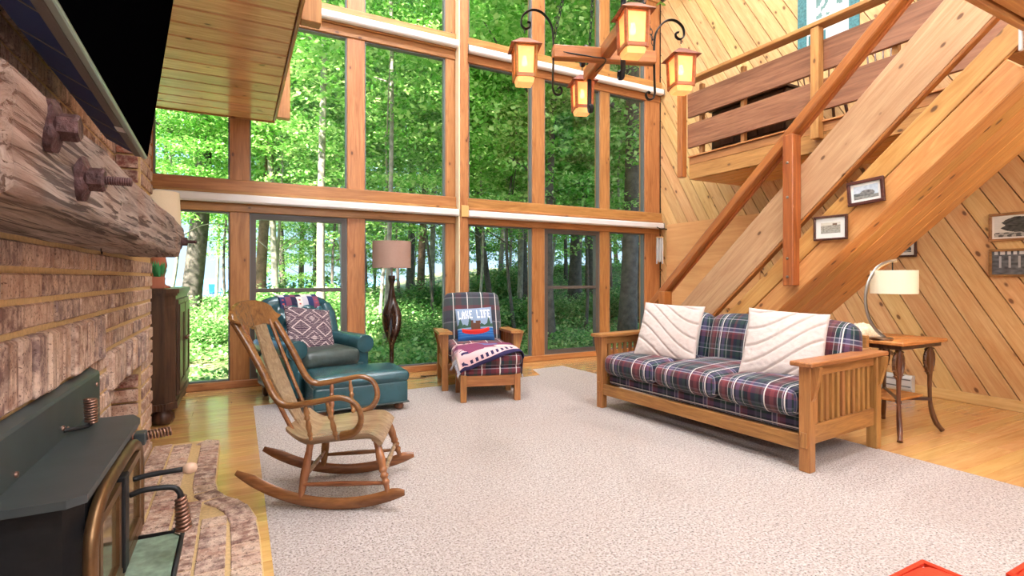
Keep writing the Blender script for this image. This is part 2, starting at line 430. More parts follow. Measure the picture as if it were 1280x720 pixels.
# ---- floor with boards running along x
floor = struct('floor')
MB().box(XL-.2, XR+.2, -3, YW+.2, -.12, -.012).build('subfloor', plain('subfloor_brown', rgb(120, 84, 50), .8), floor)
rf = random.Random(3)
for i in range(72):
    y = YW-.05-.1*i
    if y < .55: break
    spans = []
    if y > 5.40: spans.append((-1.15, 6.18))
    else:
        if y > 2.2: spans.append((-1.15, .16))
        spans.append((3.94, 6.18))
    for a, e in spans:
        x = a
        while x < e-.02:
            L = min(rf.choice((.8, 1.1, 1.4, 1.7)), e-x)
            if e-x-L < .3: L = e-x
            board('floorboard', (x+.0008, y, -.007), (x+L-.0008, y, -.007), .0985, .014, FLOORW, floor, b=.0015); x += L
# ---- right wall: diagonal tongue and groove planks
wr = struct('wall_right')
MB().box(XR+.03, XR+.2, -3, YW+.2, 0, 8.3).build('backing', plain('groove_dark', rgb(60, 34, 16), .9), wr)
def clip(poly, ax, val, keep_less):
    o = []
    for i in range(len(poly)):
        p, q = poly[i], poly[(i+1) % len(poly)]
        ip = (p[ax] <= val) == keep_less; iq = (q[ax] <= val) == keep_less
        if ip: o.append(p)
        if ip != iq:
            t = (val-p[ax])/(q[ax]-p[ax]); o.append(tuple(p[k]+(q[k]-p[k])*t for k in range(2)))
    return o
DY, DZ = -.5, -.8660      # plank direction: towards the camera and down
PW = .182
for k in range(-45, 62):
    # strip k: n.(y,z) in [k*PW, (k+1)*PW], n perpendicular to d
    ny, nz = .8660, -.5
    c0, c1 = k*PW+.005, (k+1)*PW-.005
    base = lambda c, s: (ny*c+DY*s, nz*c+DZ*s)
    poly = [base(c0, -14), base(c1, -14), base(c1, 14), base(c0, 14)]
    for ax, v, l in ((0, 6.40, True), (0, .25, False), (1, 5.75, True), (1, .09, False)):
        if poly: poly = clip(poly, ax, v, l)
    if len(poly) < 3: continue
    cy = sum(p[0] for p in poly)/len(poly); cz = sum(p[1] for p in poly)/len(poly)
    loc = [((p[0]-cy)*DY+(p[1]-cz)*DZ, (p[0]-cy)*ny+(p[1]-cz)*nz) for p in poly]
    M = Matrix(((0, 0, 1, XR), (DY, ny, 0, cy), (DZ, nz, 0, cz), (0, 0, 0, 1)))
    MB().prism(loc, 0, .03).build('plank', PINE_R, wr, M=M)
bb = board('baseboard_right', (XR-.012, .25, .05), (XR-.012, 6.38, .05), .022, .10, PINE_R); bb['kind'] = 'structure'
# plywood patch and heater low on the right wall
pl = board('trim_1', (XR-.012, 6.25, 1.42), (XR-.012, 4.55, 1.42), .02, 1.30, PLYW, b=.003); st(pl, 'plain plywood panel fixed over the diagonal planks')
# ---- window wall: posts, rails and glazing, piece by piece
wb = struct('wall_back')
D0, D1 = YW, YW+.14
cols = [(-.77, -.077), (.117, 1.165), (1.374, 2.422), (2.755, 3.745), (3.955, 4.958), (5.15, 5.87)]
posts = [(-1.2, -.77), (-.077, .117), (1.165, 1.374), (2.422, 2.755), (3.745, 3.955), (4.958, 5.15), (5.87, 6.2)]
rows = [(.075, 1.92), (2.27, 4.10), (4.43, 5.75)]
for a, e in posts:
    board('post', ((a+e)/2, (D0+D1)/2, .03), ((a+e)/2, (D0+D1)/2, 6.2), .138, e-a, CEDAR, wb, up=(1, 0, 0), b=.006)
board('center_post', (2.626, 6.36, 0), (2.626, 6.36, 6.2), .16, .112, CEDAR, wb, up=(1, 0, 0), b=.006)
board('post_pale_side', (2.561, 6.345, 0), (2.561, 6.345, 6.2), .13, .016, plain('pale_side', rgb(238, 214, 176), .6), wb, up=(1, 0, 0))  # thin pale strip added over the left side of the center post
board('post_block', (2.63, 6.265, 2.0), (2.63, 6.265, 2.15), .03, .1, PLYW, wb, up=(1, 0, 0))
for a, e in ((-1.2, 2.569), (2.683, 6.2)):
    for z0, z1, pr in ((0, .078, .035), (1.922, 2.02, .018), (2.02, 2.272, .045), (4.10, 4.215, .018), (4.215, 4.43, .045), (5.75, 6.2, .02)):
        board('rail', (a, YW+.06-pr/2, (z0+z1)/2), (e, YW+.06-pr/2, (z0+z1)/2), .12+pr, z1-z0-.002, CEDAR, wb, b=.006)
        if z0 == 2.02: board('rail_nosing', (a, YW-.055, 2.125), (e, YW-.055, 2.125), .03, .03, CEDAR, wb)
MB().box(-1.2, 6.2, D0, D1, 6.2, 8.2).build('gable_panel', CEDAR, wb)
wn = 0
for r, (z0, z1) in enumerate(rows):
    for c, (a, e) in enumerate(cols):
        wn += 1
        W = struct('window_%d' % wn)
        def fr(x0, x1, za, zb, t, y0, y1, nmn, m):
            k = MB(); k.box(x0, x0+t, y0, y1, za, zb).box(x1-t, x1, y0, y1, za, zb).box(x0+t, x1-t, y0, y1, za, za+t).box(x0+t, x1-t, y0, y1, zb-t, zb)
            return k.build(nmn, m, W)
        fr(a, e, z0, z1, .014, YW+.015, YW+.09, 'frame', GASKET)
        hung = r == 0 and c in (1, 4)
        if hung:
            fr(a+.014, e-.014, z0+.014, z1-.014, .05, YW+.02, YW+.10, 'sash', SASH)
            zm = 1.06
            MB().box(a+.06, e-.06, YW+.025, YW+.085, zm-.022, zm+.022, .004).build('meeting_rail', SASH, W)
            for za, zb in ((z0+.06, zm-.02), (zm+.02, z1-.06)):
                MB().box(a+.06, e-.06, YW+.05, YW+.054, za, zb).build('pane', GLASS, W)
        else:
            MB().box(a+.012, e-.012, YW+.05, YW+.054, z0+.012, z1-.012).build('pane', GLASS, W)
# ---- left wall (behind the chimney), rear wall, roof
st(MB().box(XL-.2, XL, -3, YW+.2, 0, 8.3).build('wall_left', WHITECEIL))
st(MB().box(XL-.2, XR+.2, -3.2, -3, 0, 8.3).build('wall_front', WHITECEIL))
st(MB().box(XL-.6, XR+.6, -3.4, YW+.9, 8.2, 8.4).build('roof', WHITECEIL))
# ---- loft soffit over the fireplace, planks along x
ce = struct('ceiling')
MB().box(XL, .36, -1.5, 6.40, 2.976, 3.2).build('deck', plain('soffit_gap', rgb(26, 13, 6), .9), ce)
for i in range(32):
    y = 6.27-.243*i
    if y < -.9: break
    board('plank', (XL+.01, y, 2.969), (.352, y, 2.969), .230, .022, SOFFIT, ce, b=.009)
board('edge_board', (.366, -1.4, 3.06), (.366, 6.30, 3.06), .022, .23, CEDAR, ce)
board('end_strip', (XL+.01, 6.396, 2.97), (.37, 6.396, 2.97), .02, .05, CEDAR, ce)
for y in (6.20, 3.80, 1.4):
    board('loft_post', (.445, y, 2.95), (.445, y, 4.1), .10, .13, CEDAR, ce, up=(1, 0, 0), b=.005)
# ---- landing soffit at the head of the stairs
ls = st(MB().box(3.0, 6.19, -1.6, 1.30, 2.735, 2.82).build('landing', PINE))
for i in range(11):
    y = 1.16-.19*i
    board('plank', (3.0, y, 2.722), (6.19, y, 2.722), .186, .024, PINE, ls, b=.005)
board('edge_board', (2.98, 1.29, 2.76), (6.19, 1.29, 2.76), .035, .14, CEDAR, ls)
board('end_trim', (4.26, 1.335, 2.60), (4.26, 1.335, 2.80), .02, .02, WHITE, ls)

# ================================================================ BALCONY on the right
bal = struct('trim_2', 'timber balcony along the right wall, its floor, fascia and plank railing')
XB = 5.2
MB().box(XB+.03, XR-.005, 1.30, 4.84, 2.70, 2.765).build('floor_deck', CEDAR, bal)
for i in range(6):
    x = XB+.11+.165*i
    board('soffit_plank', (x, 1.30, 2.487), (x, 4.84, 2.487), .16, .02, PINE, bal)
board('fascia_board', (XB+.012, 1.30, 2.575), (XB+.012, 4.86, 2.575), .026, .185, CEDAR, bal)
board('fascia_board', (XB+.012, 1.30, 2.715), (XB+.012, 4.86, 2.715), .026, .09, CEDAR, bal)
board('fascia_board', (XB+.012, 4.852, 2.63), (XR-.01, 4.852, 2.63), .024, .29, CEDAR, bal)
board('floor_nosing', (XB-.005, 1.30, 2.772), (XB-.005, 4.86, 2.772), .05, .018, CEDAR, bal)
for y in (4.94, 3.15, 1.36):
    board('railing_post', (XB-.045, y, 2.52 if y > 3.5 else 2.60), (XB-.045, y, 3.72), .085, .09, RAILW if y > 4 else CEDAR, bal, up=(1, 0, 0), b=.005)
for z, h in ((3.05, .31), (3.445, .31)):
    board('railing_plank', (XB+.022, 1.30, z), (XB+.022, 4.89, z), .04, h, REDWOOD, bal)
for y in (4.72, 4.1, 2.5, 1.9):
    board('railing_baluster', (XB+.085, y, 2.77), (XB+.085, y, 3.70), .05, .06, CEDAR, bal, up=(1, 0, 0))
board('top_rail', (XB-.03, 1.30, 3.745), (XB-.03, 5.0, 3.745), .15, .045, CEDAR, bal, b=.008)

# ================================================================ STAIRCASE
XS = 4.3; SL = .924
zb = lambda y: .782+SL*(3.113-y)          # lower edge of the closed side
nv = Vector((0, SL, 1)).normalized()      # normal of the slope in the y-z plane
stair = thing('staircase', 'open timber staircase with sloping handrail and boxed pine sides beside the plaid sofa', 'staircase', (XS, 3.96, 0))
def S(x, y, z): return (x-XS, y-3.96, z)
def sl_board(name, x, w, dz0, dz1, y0, y1, m, up=None, b=.005):
    """a board following the slope between vertical offsets dz0 and dz1 above the lower edge"""
    h = (dz1-dz0)*nv.z; zc = (dz0+dz1)/2
    return board(name, S(x, y0, zb(y0)+zc), S(x, y1, zb(y1)+zc), w, h, m, stair, b=b)
sl_board('side_plank', XS+.02, .035, .002, .243, 3.86, 1.36, PINE)
sl_board('side_plank', XS+.02, .035, .252, .455, 3.86, 1.36, PINE)
sl_board('side_plank', XS+.90, .035, .002, .455, 3.86, 1.36, PINE)
for i in range(6):
    x = XS+.02+.0+.15*i+.075
    board('soffit_plank', S(x, 3.92, zb(3.92)+.012), S(x, 1.33, zb(1.33)+.012), .146, .02, PINE, stair, b=.004)
sl_board('guard_plank', XS+.05, .036, .62, 1.10, 4.34, 1.36, ROUGH)
sl_board('guard_lip', XS+.045, .06, .575, .605, 4.20, 1.36, RAILW)
sl_board('handrail', XS-.01, .08, 1.385, 1.50, 4.60, 1.0, RAILW, b=.01)
sl_board('handrail_fillet', XS+.04, .03, 1.36, 1.43, 4.52, 1.0, RAILW)
for y0, za, zt in ((2.83, 1.133, zb(2.83)+1.40), (4.34, 0.02, zb(4.34)+1.40)):
    p = board('newel_post', S(XS-.03, y0, za), S(XS-.03, y0, zt), .12, .095, RAILW, stair, up=(0, 1, 0), b=.006)
    if y0 < 3:
        for z in (1.21, 1.37, 1.9, 2.2):
            MB().lathe([(.0, .0), (.012, .0), (.012, .004), (.006, .008), (0, .008)], 10, M=Matrix.Rotation(R(-90), 4, 'Y')).build('bolt', STEEL, stair, loc=S(XS-.091, y0, z), smooth=40)
RISE = .2
for i in range(13):
    y = 4.05-.21/SL*i
    z = zb(y)+.20
    board('tread', S(XS+.04, y, z), S(XS+.88, y, z), .25, .035, CEDAR, stair)

# ================================================================ FIREPLACE
fp = thing('brick_fireplace', 'tall pinkish brick chimney wall with soldier courses, a wood niche and end pier', 'fireplace', (-.53, 2.6, 0))
XF = -.53
def F(x, y, z): return (x-XF, y-2.6, z)
k = MB()
def fbox(x0, x1, y0, y1, z0, z1): k.box(x0-XF, x1-XF, y0-2.6, y1-2.6, z0, z1)
fbox(-1.18, -.538, .3, 3.10, 0, 1.33); fbox(-1.18, -.538, 3.10, 3.96, .66, 1.33); fbox(-1.18, -.538, 3.96, 4.37, 0, 1.33)
fbox(-1.18, -.93, 3.10, 3.96, 0, .66); fbox(-1.18, -.538, 3.10, 3.96, 0, .06)
fbox(-1.18, -.672, .3, 3.94, 1.33, 2.94); fbox(-1.18, -.538, 3.94, 4.37, 1.33, 2.94)
k.build('mortar', MORTAR, fp)
_bk = {}
def brick(x, y0, y1, z0, z1, dx=0.0, m=BRICK, deep=.06, ax='x'):
    L = y1-y0; h = z1-z0; key = (round(L, 3), round(h, 3), deep, m.name, ax)
    q = F(x+dx, (y0+y1)/2, (z0+z1)/2)
    if key not in _bk:
        bx = MB().box(-deep, 0, -L/2, L/2, -h/2, h/2, .009 if h > L else .005) if ax == 'x' else MB().box(-L/2, L/2, 0, deep, -h/2, h/2, .004)
        _bk[key] = bx.build('brick', m, fp, loc=q).data
    else: link('brick', _bk[key], m, fp, loc=q)
rb = random.Random(5)
def course(x, ya, yb, z0, z1, cuts, off, L=.29, J=.012):
    y = yb+off*L
    while y > ya:
        a, e = y-L+J, y; y -= L
        a = max(a, ya); e = min(e, yb)
        segs = [(a, e)]
        for c0, c1, cz0, cz1 in cuts:
            if z1-.02 <= cz0 or z0+.02 >= cz1: continue
            ns = []
            for s0, s1 in segs:
                if s1 <= c0 or s0 >= c1: ns.append((s0, s1)); continue
                if s0 < c0-.03: ns.append((s0, c0-.006))
                if s1 > c1+.03: ns.append((c1+.006, s1))
            segs = ns
        for s0, s1 in segs:
            if s1-s0 > .035: brick(x, round(s0, 3), round(s1, 3), z0, z1, rb.uniform(-.003, .005))
cuts = [(.9, 2.665, 0, .84), (.9, 2.835, .84, 1.03), (3.10, 3.965, .06, .66), (2.99, 4.10, .66, .862)]
pit = .089
for i in range(-1, 14):
    z0 = .0755+i*pit; course(XF, 1.35, 4.38, max(.004, z0), z0+pit-.019, cuts, (i % 2)*.5)
for i in range(18):
    brick(XF, round(1.06+.0985*i, 4), round(1.06+.0985*i+.086, 4), .85, 1.036, .022+rb.uniform(-.008, .009))
for i in range(11):
    brick(XF, round(3.0+.0985*i, 4), round(3.0+.0985*i+.088, 4), .672, .858, .016+rb.uniform(-.007, .009))
for i in range(4, 17):
    z0 = 1.34+(i-4)*pit
    course(XF, 3.945, 4.38, z0, z0+pit-.019, [], (i % 2)*.5)
    if i < 15: course(-.66, 1.35, 3.94, z0, z0+pit-.019, [], (i % 2)*.5+.1)
def jamb(key, n, x, y, z0, w):
    """bricks of a jamb that faces along -y"""
    for i in range(n):
        q = F(x, y, z0+(i+.5)*pit)
        if i == 0: _bk[key] = MB().box(-w/2, w/2, -.02, .02, -pit/2+.007, pit/2-.007, .004).build('brick', BRICKR, fp, loc=q).data
        else: link('brick', _bk[key], BRICKR, fp, loc=q)
jamb('niche', 6, -.74, 3.945, .07, .38)
jamb('pier', 17, -.603, 3.935, 1.34, .11)
# ---- hearth
he = thing('brick_hearth', 'low brick hearth with a curved stepped edge in front of the stove', 'hearth', (-.1, 3, 0))
def arc(cx, cy, r, a0, a1, n): return [(cx+r*math.cos(R(a0+(a1-a0)*i/n)), cy+r*math.sin(R(a0+(a1-a0)*i/n))) for i in range(n+1)]
edge = [(-.518, 4.36), (-.25, 4.36)]+arc(-.23, 4.24, .12, 80, 0, 5)+[(-.11, 3.55), (-.107, 3.42)]+[(-.09, 3.28), (-.045, 3.18), (.01, 3.10), (.055, 2.99), (.082, 2.85), (.092, 2.6), (.095, 1.2)]
poly = [(x+.1, y-3) for x, y in edge+[(-.518, 1.2)]]
MB().prism(poly[::-1], .001, .020).build('mortar', MORTAR, he)
_hb = {}
def hbrick(x, y, a, L, W):
    key = (round(L, 3), round(W, 3))
    loc = Matrix.Translation((x+.1, y-3, .014+rb.uniform(0, .004))) @ Matrix.Rotation(a, 4, 'Z')
    if key not in _hb: _hb[key] = MB().box(-L/2, L/2, -W/2, W/2, -.012, .012, .004).build('brick', BRICKH, he, M=loc).data
    else: link('brick', _hb[key], BRICKH, he, M=loc)
# border bricks follow the edge
pts = [Vector((x, y)) for x, y in edge[2:]]
acc = 0; want = .06
for i in range(len(pts)-1):
    p, q = pts[i], pts[i+1]; L = (q-p).length
    while want <= acc+L:
        c = p+(q-p)*((want-acc)/L); d = (q-p).normalized(); n = Vector((d.y, -d.x))
        hbrick(c.x+n.x*.062, c.y+n.y*.062, math.atan2(n.y, n.x), .112, .098); want += .109
        if c.y < 1.7: break
    acc += L
def xedge(y):
    for (x0, y0), (x1, y1) in zip(edge[1:], edge[2:]):
        if y1 <= y <= y0: return x0+(x1-x0)*(y0-y)/max(1e-6, y0-y1)
    return -.3
for ci, xc in enumerate((-.460, -.34, -.22, -.10)):
    y = 4.30-(ci % 2)*.05
    while y > 1.7:
        if xc+.055 < xedge(y)-.118 and xc+.055 < xedge(max(1.3, y-.04))-.112: hbrick(xc, y, 0, .108, .094)
        y -= .106
# ================================================================ MANTEL, TELEVISION, STOVE
mt = thing('mantel_beam', 'massive weathered grey timber mantel beam with rusty bolts on the brick wall', 'mantel', (-.405, 2.3, 1.412))
k = MB(); NU, NV = 56, 110
def mantel_pt(u, v):
    a = u*4; y = -1.32+2.62*v; c = a-int(a) if a < 4 else 0; s_ = int(a) % 4
    hx, hz = .122, .1
    P4 = [(hx, -hz), (hx, hz), (-hx, hz), (-hx, -hz)]
    p, q = P4[s_], P4[(s_+1) % 4]
    x = p[0]+(q[0]-p[0])*c; z = p[1]+(q[1]-p[1])*c
    r = .022                                               # rounded, worn arrises
    cx = max(-hx+r, min(hx-r, x)); cz = max(-hz+r, min(hz-r, z)); d = Vector((x-cx, z-cz))
    if d.length > 1e-6: d = d.normalized()*r
    x, z = cx+d.x, cz+d.y
    n = noise.noise(Vector((x*9, y*2.2, z*9)))*.011+noise.noise(Vector((x*30, y*5, z*34)))*.006
    if x > -.1: x += n*1.1 if abs(z) < .09 else n*.4
    z += noise.noise(Vector((x*6, y*3.1+5, z*6)))*.009
    if z < 0 and x > .02: z += .022*max(0, noise.noise(Vector((3, y*4.5, 1)))+.15); x -= .02*max(0, noise.noise(Vector((9, y*3.5, 4))))
    if v > .93 and z < 0: x -= (v-.93)*.35; z += (v-.93)*.25
    return (x, y, z)
k.surf(mantel_pt, NU, NV)
n0 = len(k.v); k.f.append(tuple(range(NU))[::-1]); k.f.append(tuple(NV*(NU+1)+i for i in range(NU)))
k.uv += [None, None]
k.build('beam', MANTEL, mt, smooth=50)
def bolt(y, z, rod, sx=.128, tilt=0):
    pl = MB()
    def pp(u, v):
        a = 2*math.pi*u; r = v*(.026+.016*abs(math.cos(a)))
        return (.004+.012*(1-v*v)+.003*math.sin(5*a)*v, r*math.sin(a)*.85, r*math.cos(a)*1.08)
    pl.surf(pp, 26, 4)
    def pb(u, v):
        a = 2*math.pi*u; r = .026+.016*abs(math.cos(a)); return (.004*v-.008*(1-v)+.003*math.sin(5*a)*v, r*math.sin(a)*.85, r*math.cos(a)*1.08)
    pl.surf(pb, 26, 1)
    o = pl.build('bolt_plate', RUST, mt, loc=(sx, y, z), smooth=40)
    M = Matrix.Rotation(R(90), 4, 'Y')
    MB().lathe([(.0, .006), (.022, .006), (.024, .01), (.024, .034), (.021, .038), (0, .038)], 6, M=M).build('nut', RUST, o)
    if rod:
        prof = []
        for i in range(12): prof += [(.0095, .036+i*.004), (.0085, .038+i*.004)]
        MB().lathe([(0, .036)]+prof+[(0, .084)], 12, M=M).build('threaded_rod', RUST, o, smooth=30)
bolt(-1.165, .045, False); bolt(-.975, -.012, True); bolt(1.17, -.005, True, .115)
hk = MB().tube(bez([(0, 0, 0), (0, .0, -.02), (0, .012, -.035), (0, .02, -.025)], 5), .002, 6).build('hook', BLACKM, mt, loc=(-.06, .2, -.085))

tv = thing('television', 'large flat television with black screen tilted down above the mantel', 'television', (-.344, 2.05, 1.745), R(1.8))
TM = Matrix.Rotation(R(7.6), 4, 'Y')
def tvb(nmn, m, *a, b=0): return MB().box(*a, b, TM).build(nmn, m, tv)
tvb('screen', SCREEN, .0, .004, -.825, .825, .012, .95)
tvb('bezel', RIM, -.018, .002, -.83, .83, 0, .96, b=.003)
tvb('chin_strip', TAUPE, -.048, -.018, -.83, .83, .004, .95, b=.004)
k = MB(); k.prism([(-.048, .010), (-.15, .05), (-.15, .8), (-.048, .94)], -.80, .80, lambda a, b, d: TM @ Vector((a, d, b)))
hs = k.build('housing', NAVY, tv)
for y in (-.62, -.36, -.1, .16, .42, .68):
    MB().prism([(-.049, .0085), (-.151, .0485), (-.151, .052), (-.049, .014)], y-.004, y+.004, lambda a, b, d: TM @ Vector((a, d, b))).build('rib', TAUPE, hs)
tvb('rating_label', WHITE, -.046, -.020, .30, .37, .0025, .0042)
tvb('wall_arm', BLACKM, -.30, -.15, -.1, .1, .3, .6)

sv = thing('wood_stove', 'charcoal fireplace insert stove with brass trimmed glass doors and coil handles', 'stove', (-.53, 2.0, .02))
def V(x, y, z): return (x+.53, y-2.0, z-.02)
def svb(nmn, m, x0, x1, y0, y1, z0, z1, b=.003, par=None):
    a = V(x0, y0, z0); c = V(x1, y1, z1); return MB().box(a[0], c[0], a[1], c[1], a[2], c[2], b).build(nmn, m, par or sv)
k = MB(); k.prism([(-.512, .04), (-.498, .04), (-.498, .812), (-.502, .822), (-.53, .838), (-.535, .83), (-.512, .81)], 1.1, 2.655, lambda a, b, d: V(a, d, b))
k.build('surround_panel', STOVE, sv)
for y, z in ((2.60, .775), (2.20, .70), (1.75, .70), (2.15, .715)):
    MB().lathe([(0, 0), (.009, 0), (.008, .005), (0, .007)], 10, M=Matrix.Rotation(R(90), 4, 'Y')).build('rivet', COPPER, sv, loc=V(-.498, y, z), smooth=40)
tp = [(-.50, 1.545), (-.352, 1.545), (-.318, 1.57), (-.318, 2.33), (-.35, 2.405), (-.50, 2.405)]
def topfn(a, b, d): return V(a, b, d)
MB().prism(tp, .662, .682, topfn).build('top_plate', STOVE, sv)
k = MB(); k.prism([(-.50, 1.60), (-.372, 1.60), (-.338, 1.64), (-.338, 2.30), (-.372, 2.36), (-.50, 2.36)], .20, .661, topfn); k.build('body', STOVED, sv)
# doors: brass arch frame, centre stile, two panes
def arch_path(ya, yb, z0, z1, n=16, flat=.0):
    c = (ya+yb)/2; h = (yb-ya)/2; pts = [(ya, z0)]
    for i in range(n+1):
        a = math.pi*(1-i/n); pts.append((c+h*math.copysign(abs(math.cos(a))**.55, math.cos(a)), z1-.14+.14*math.sin(a)**.7))
    return pts+[(yb, z0)]
ap = arch_path(1.60, 2.30, .30, .635)
MB().tube([V(-.318, y, z) for y, z in ap]+[V(-.318, 2.30, .30)], .021, 10, asp=(.8, 1.0), up=(1, 0, 0)).build('door_arch', BRASS, sv, smooth=60)
svb('bottom_rail', BRASS, -.335, -.305, 1.60, 2.30, .285, .33)
for y in (1.95,):
    svb('center_stile', STOVED, -.335, -.298, y-.03, y+.03, .31, .60)
for y0, y1 in ((1.64, 1.91), (1.99, 2.26)):
    d = svb('door', STOVED, -.336, -.318, y0, y1, .33, .60)
    k = MB(); k.box(-.012, .012, y0-2, y0-2+.03, .31, .57).box(-.012, .012, y1-2-.03, y1-2, .31, .57).box(-.012, .012, y0-2+.03, y1-2-.03, .31, .335).box(-.012, .012, y0-2+.03, y1-2-.03, .545, .57)
    k.build('door_frame', BRASS, d, loc=(.212, 0, 0))
    svb('door_glass', plain('stove_glass', rgb(96, 80, 56), .08, 0, .8), -.319, -.315, y0+.03, y1-.03, .36, .56, 0, d)
MB().lathe([(.0, 0), (.022, 0), (.024, .006), (.024, .07), (.018, .078), (0, .08)], 12).build('hinge_barrel', BRASS, sv, loc=V(-.325, 1.585, .33), smooth=40)
MB().lathe([(.0, 0), (.020, 0), (.020, .04), (0, .04)], 12).build('hinge_barrel', STOVED, sv, loc=V(-.325, 1.585, .285), smooth=40)
def coil(name, p0, p1, r, turns, m, par, taper=0):
    P0, P1 = Vector(p0), Vector(p1); M = frame(p0, p1); pts = []
    for i in range(turns*10+1):
        t = i/(turns*10); a = 2*math.pi*turns*t; rr = r*(1-taper*(1-t))
        pts.append(M @ Vector(((P1-P0).length*t, rr*math.cos(a), rr*math.sin(a))))
    return MB().tube(pts, r*.26, 5).build(name, m, par, smooth=True)
h1 = MB().tube(bez([V(-.30, 2.06, .545), V(-.25, 2.06, .552), V(-.16, 2.055, .556)], 4), .009, 8).build('door_handle', STOVED, sv, smooth=True)
MB().lathe([(0, 0), (.013, .003), (.019, .015), (.02, .025), (.014, .04), (0, .045)], 12, M=Matrix.Rotation(R(90), 4, 'Y')).build('handle_ball', plain('pale_wood', rgb(204, 166, 140), .5), h1, loc=V(-.165, 2.055, .556), smooth=True)
h2 = MB().tube(bez([V(-.30, 2.0, .515), V(-.26, 2.0, .525), V(-.19, 2.0, .520), V(-.168, 2.0, .500), V(-.165, 2.0, .48)], 5), .009, 8).build('latch_handle', STOVED, sv, smooth=True)
coil('coil_grip', V(-.165, 2.0, .485), V(-.155, 2.0, .375), .021, 9, COPPER, h2, .35)
MB().tube([V(-.165, 2, .485), V(-.155, 2, .372)], [.009, .016], 8).build('grip_core', COPPER, h2, smooth=40)
h3 = MB().tube(bez([V(-.498, 2.16, .705), V(-.47, 2.19, .70), V(-.445, 2.22, .70), V(-.44, 2.225, .715)], 5), .007, 8).build('damper_rod', STOVED, sv, smooth=True)
coil('coil_grip', V(-.44, 2.225, .708), V(-.442, 2.225, .79), .017, 9, COPPER, h3, .1)
MB().tube([V(-.44, 2.225, .71), V(-.442, 2.225, .79)], .012, 8).build('grip_core', COPPER, h3, smooth=40)
h4 = MB().tube([V(-.345, 2.38, .60), V(-.30, 2.40, .60)], .006, 6).build('side_rod', STOVED, sv)
coil('coil_grip', V(-.31, 2.39, .60), V(-.23, 2.42, .60), .015, 8, COPPER, h4)
svb('side_latch', STOVE, -.335, -.30, 2.31, 2.36, .585, .63)
k = MB(); k.prism([(-.335, 1.62), (-.20, 1.62), (-.17, 1.66), (-.17, 2.16), (-.20, 2.20), (-.335, 2.20)], .262, .288, topfn); k.build('ash_lip', STOVED, sv)
k = MB(); k.prism([(-.333, 1.64), (-.205, 1.64), (-.182, 1.67), (-.182, 2.15), (-.205, 2.185), (-.333, 2.185)], .286, .293, topfn); k.build('lip_stone', MARBLE, sv)
k = MB(); k.tube([V(-.33, 2.20, .295)]+[V(-.19-.012*math.cos(a), 2.19, .295+.012*math.sin(a)) for a in (0, .8, 1.6)]+[V(-.172, 2.16, .297), V(-.172, 1.64, .297)], .007, 6).build('lip_rim', STOVED, sv, smooth=True)
svb('ash_box', STOVED, -.40, -.335, 1.62, 2.33, .034, .30)
svb('leg', STOVED, -.37, -.33, 1.66, 1.70, .032, .27); svb('leg', STOVED, -.37, -.33, 2.26, 2.30, .032, .27)

# ================================================================ LEFT CORNER: cabinet, lamp, plant
cb = thing('carved_cabinet', 'dark carved wood cabinet with ball feet between fireplace and window', 'cabinet', (-.74, 5.6, 0))
k = MB(); k.prism([(-.26, -.62), (.22, -.62), (.29, -.55), (.29, .55), (.22, .62), (-.26, .62)], .15, 1.06); k.build('body', DARKW, cb)
k = MB(); k.prism([(-.28, -.645), (.235, -.645), (.315, -.56), (.315, .56), (.235, .645), (-.28, .645)], 1.075, 1.112)
k.prism([(-.27, -.632), (.228, -.632), (.302, -.555), (.302, .555), (.228, .632), (-.27, .632)], 1.055, 1.0755); k.build('top', DARKW, cb)
k = MB(); k.prism([(-.27, -.635), (.23, -.635), (.303, -.56), (.303, .56), (.23, .635), (-.27, .635)], .13, .185)
for i in range(22): k.box(-.25+.0215*i, -.238+.0215*i, -.645, -.632, .132, .18)
k.build('carved_skirt', DARKW, cb)
for x, y in ((.20, -.53), (.20, .53), (-.2, -.53), (-.2, .53)):
    k = MB(); prof = [(.03, 0), (.06, .012), (.078, .045), (.075, .085), (.05, .118), (.055, .13)]
    k.lathe(prof, 20)
    k.v = [(px*(1+.07*math.cos(10*math.atan2(py, px))), py*(1+.07*math.cos(10*math.atan2(py, px))), pz) for px, py, pz in k.v]
    k.build('foot', DARKW, cb, loc=(x, y, 0), smooth=60)
for y0, y1 in ((-.5, -.01), (.01, .5)):
    d = MB().box(.288, .306, y0, y1, .22, 1.02, .004).build('door', DARKW, cb)
    k = MB(); k.box(.304, .316, y0+.02, y0+.07, .26, .98).box(.304, .316, y1-.07, y1-.02, .26, .98).box(.304, .316, y0+.07, y1-.07, .26, .32).box(.304, .316, y0+.07, y1-.07, .9, .98)
    k.build('panel_molding', DARKW, d)
    MB().lathe([(0, 0), (.012, 0), (.01, .012), (.02, .024), (.016, .036), (0, .04)], 10, M=Matrix.Rotation(R(90), 4, 'Y')).build('knob', WALNUT, d, loc=(.306, y0+.05 if y0 > 0 else y1-.05, .66), smooth=40)
tl = thing('table_lamp', 'table lamp with cream drum shade on the dark carved cabinet', 'lamp', (-.60, 5.38, 1.1125))
MB().lathe([(0, 0), (.08, 0), (.085, .015), (.03, .04), (.045, .12), (.06, .2), (.04, .32), (.014, .38), (.012, .52), (0, .52)], 18).build('base', TERRA, tl, smooth=40)
k = MB(); k.lathe([(.165, .50), (.150, .83), (.147, .83), (.162, .50)], 32, cap=False); k.f.append(tuple(0 for _ in ())) if False else None
k.build('lamp_shade', CREAM, tl, smooth=60)
MB().tube([(0, 0, .5), (0, 0, .6)], .006, 6).build('harp', BRASS, tl)
light('table_lamp_bulb', 'POINT', (-.60, 5.38, 1.78), 1.5, (1, .8, .55), shadow_soft_size=.04)
pt = thing('potted_plant', 'small green plant in a square terracotta pot on the dark carved cabinet', 'plant', (-.575, 5.10, 1.1125))
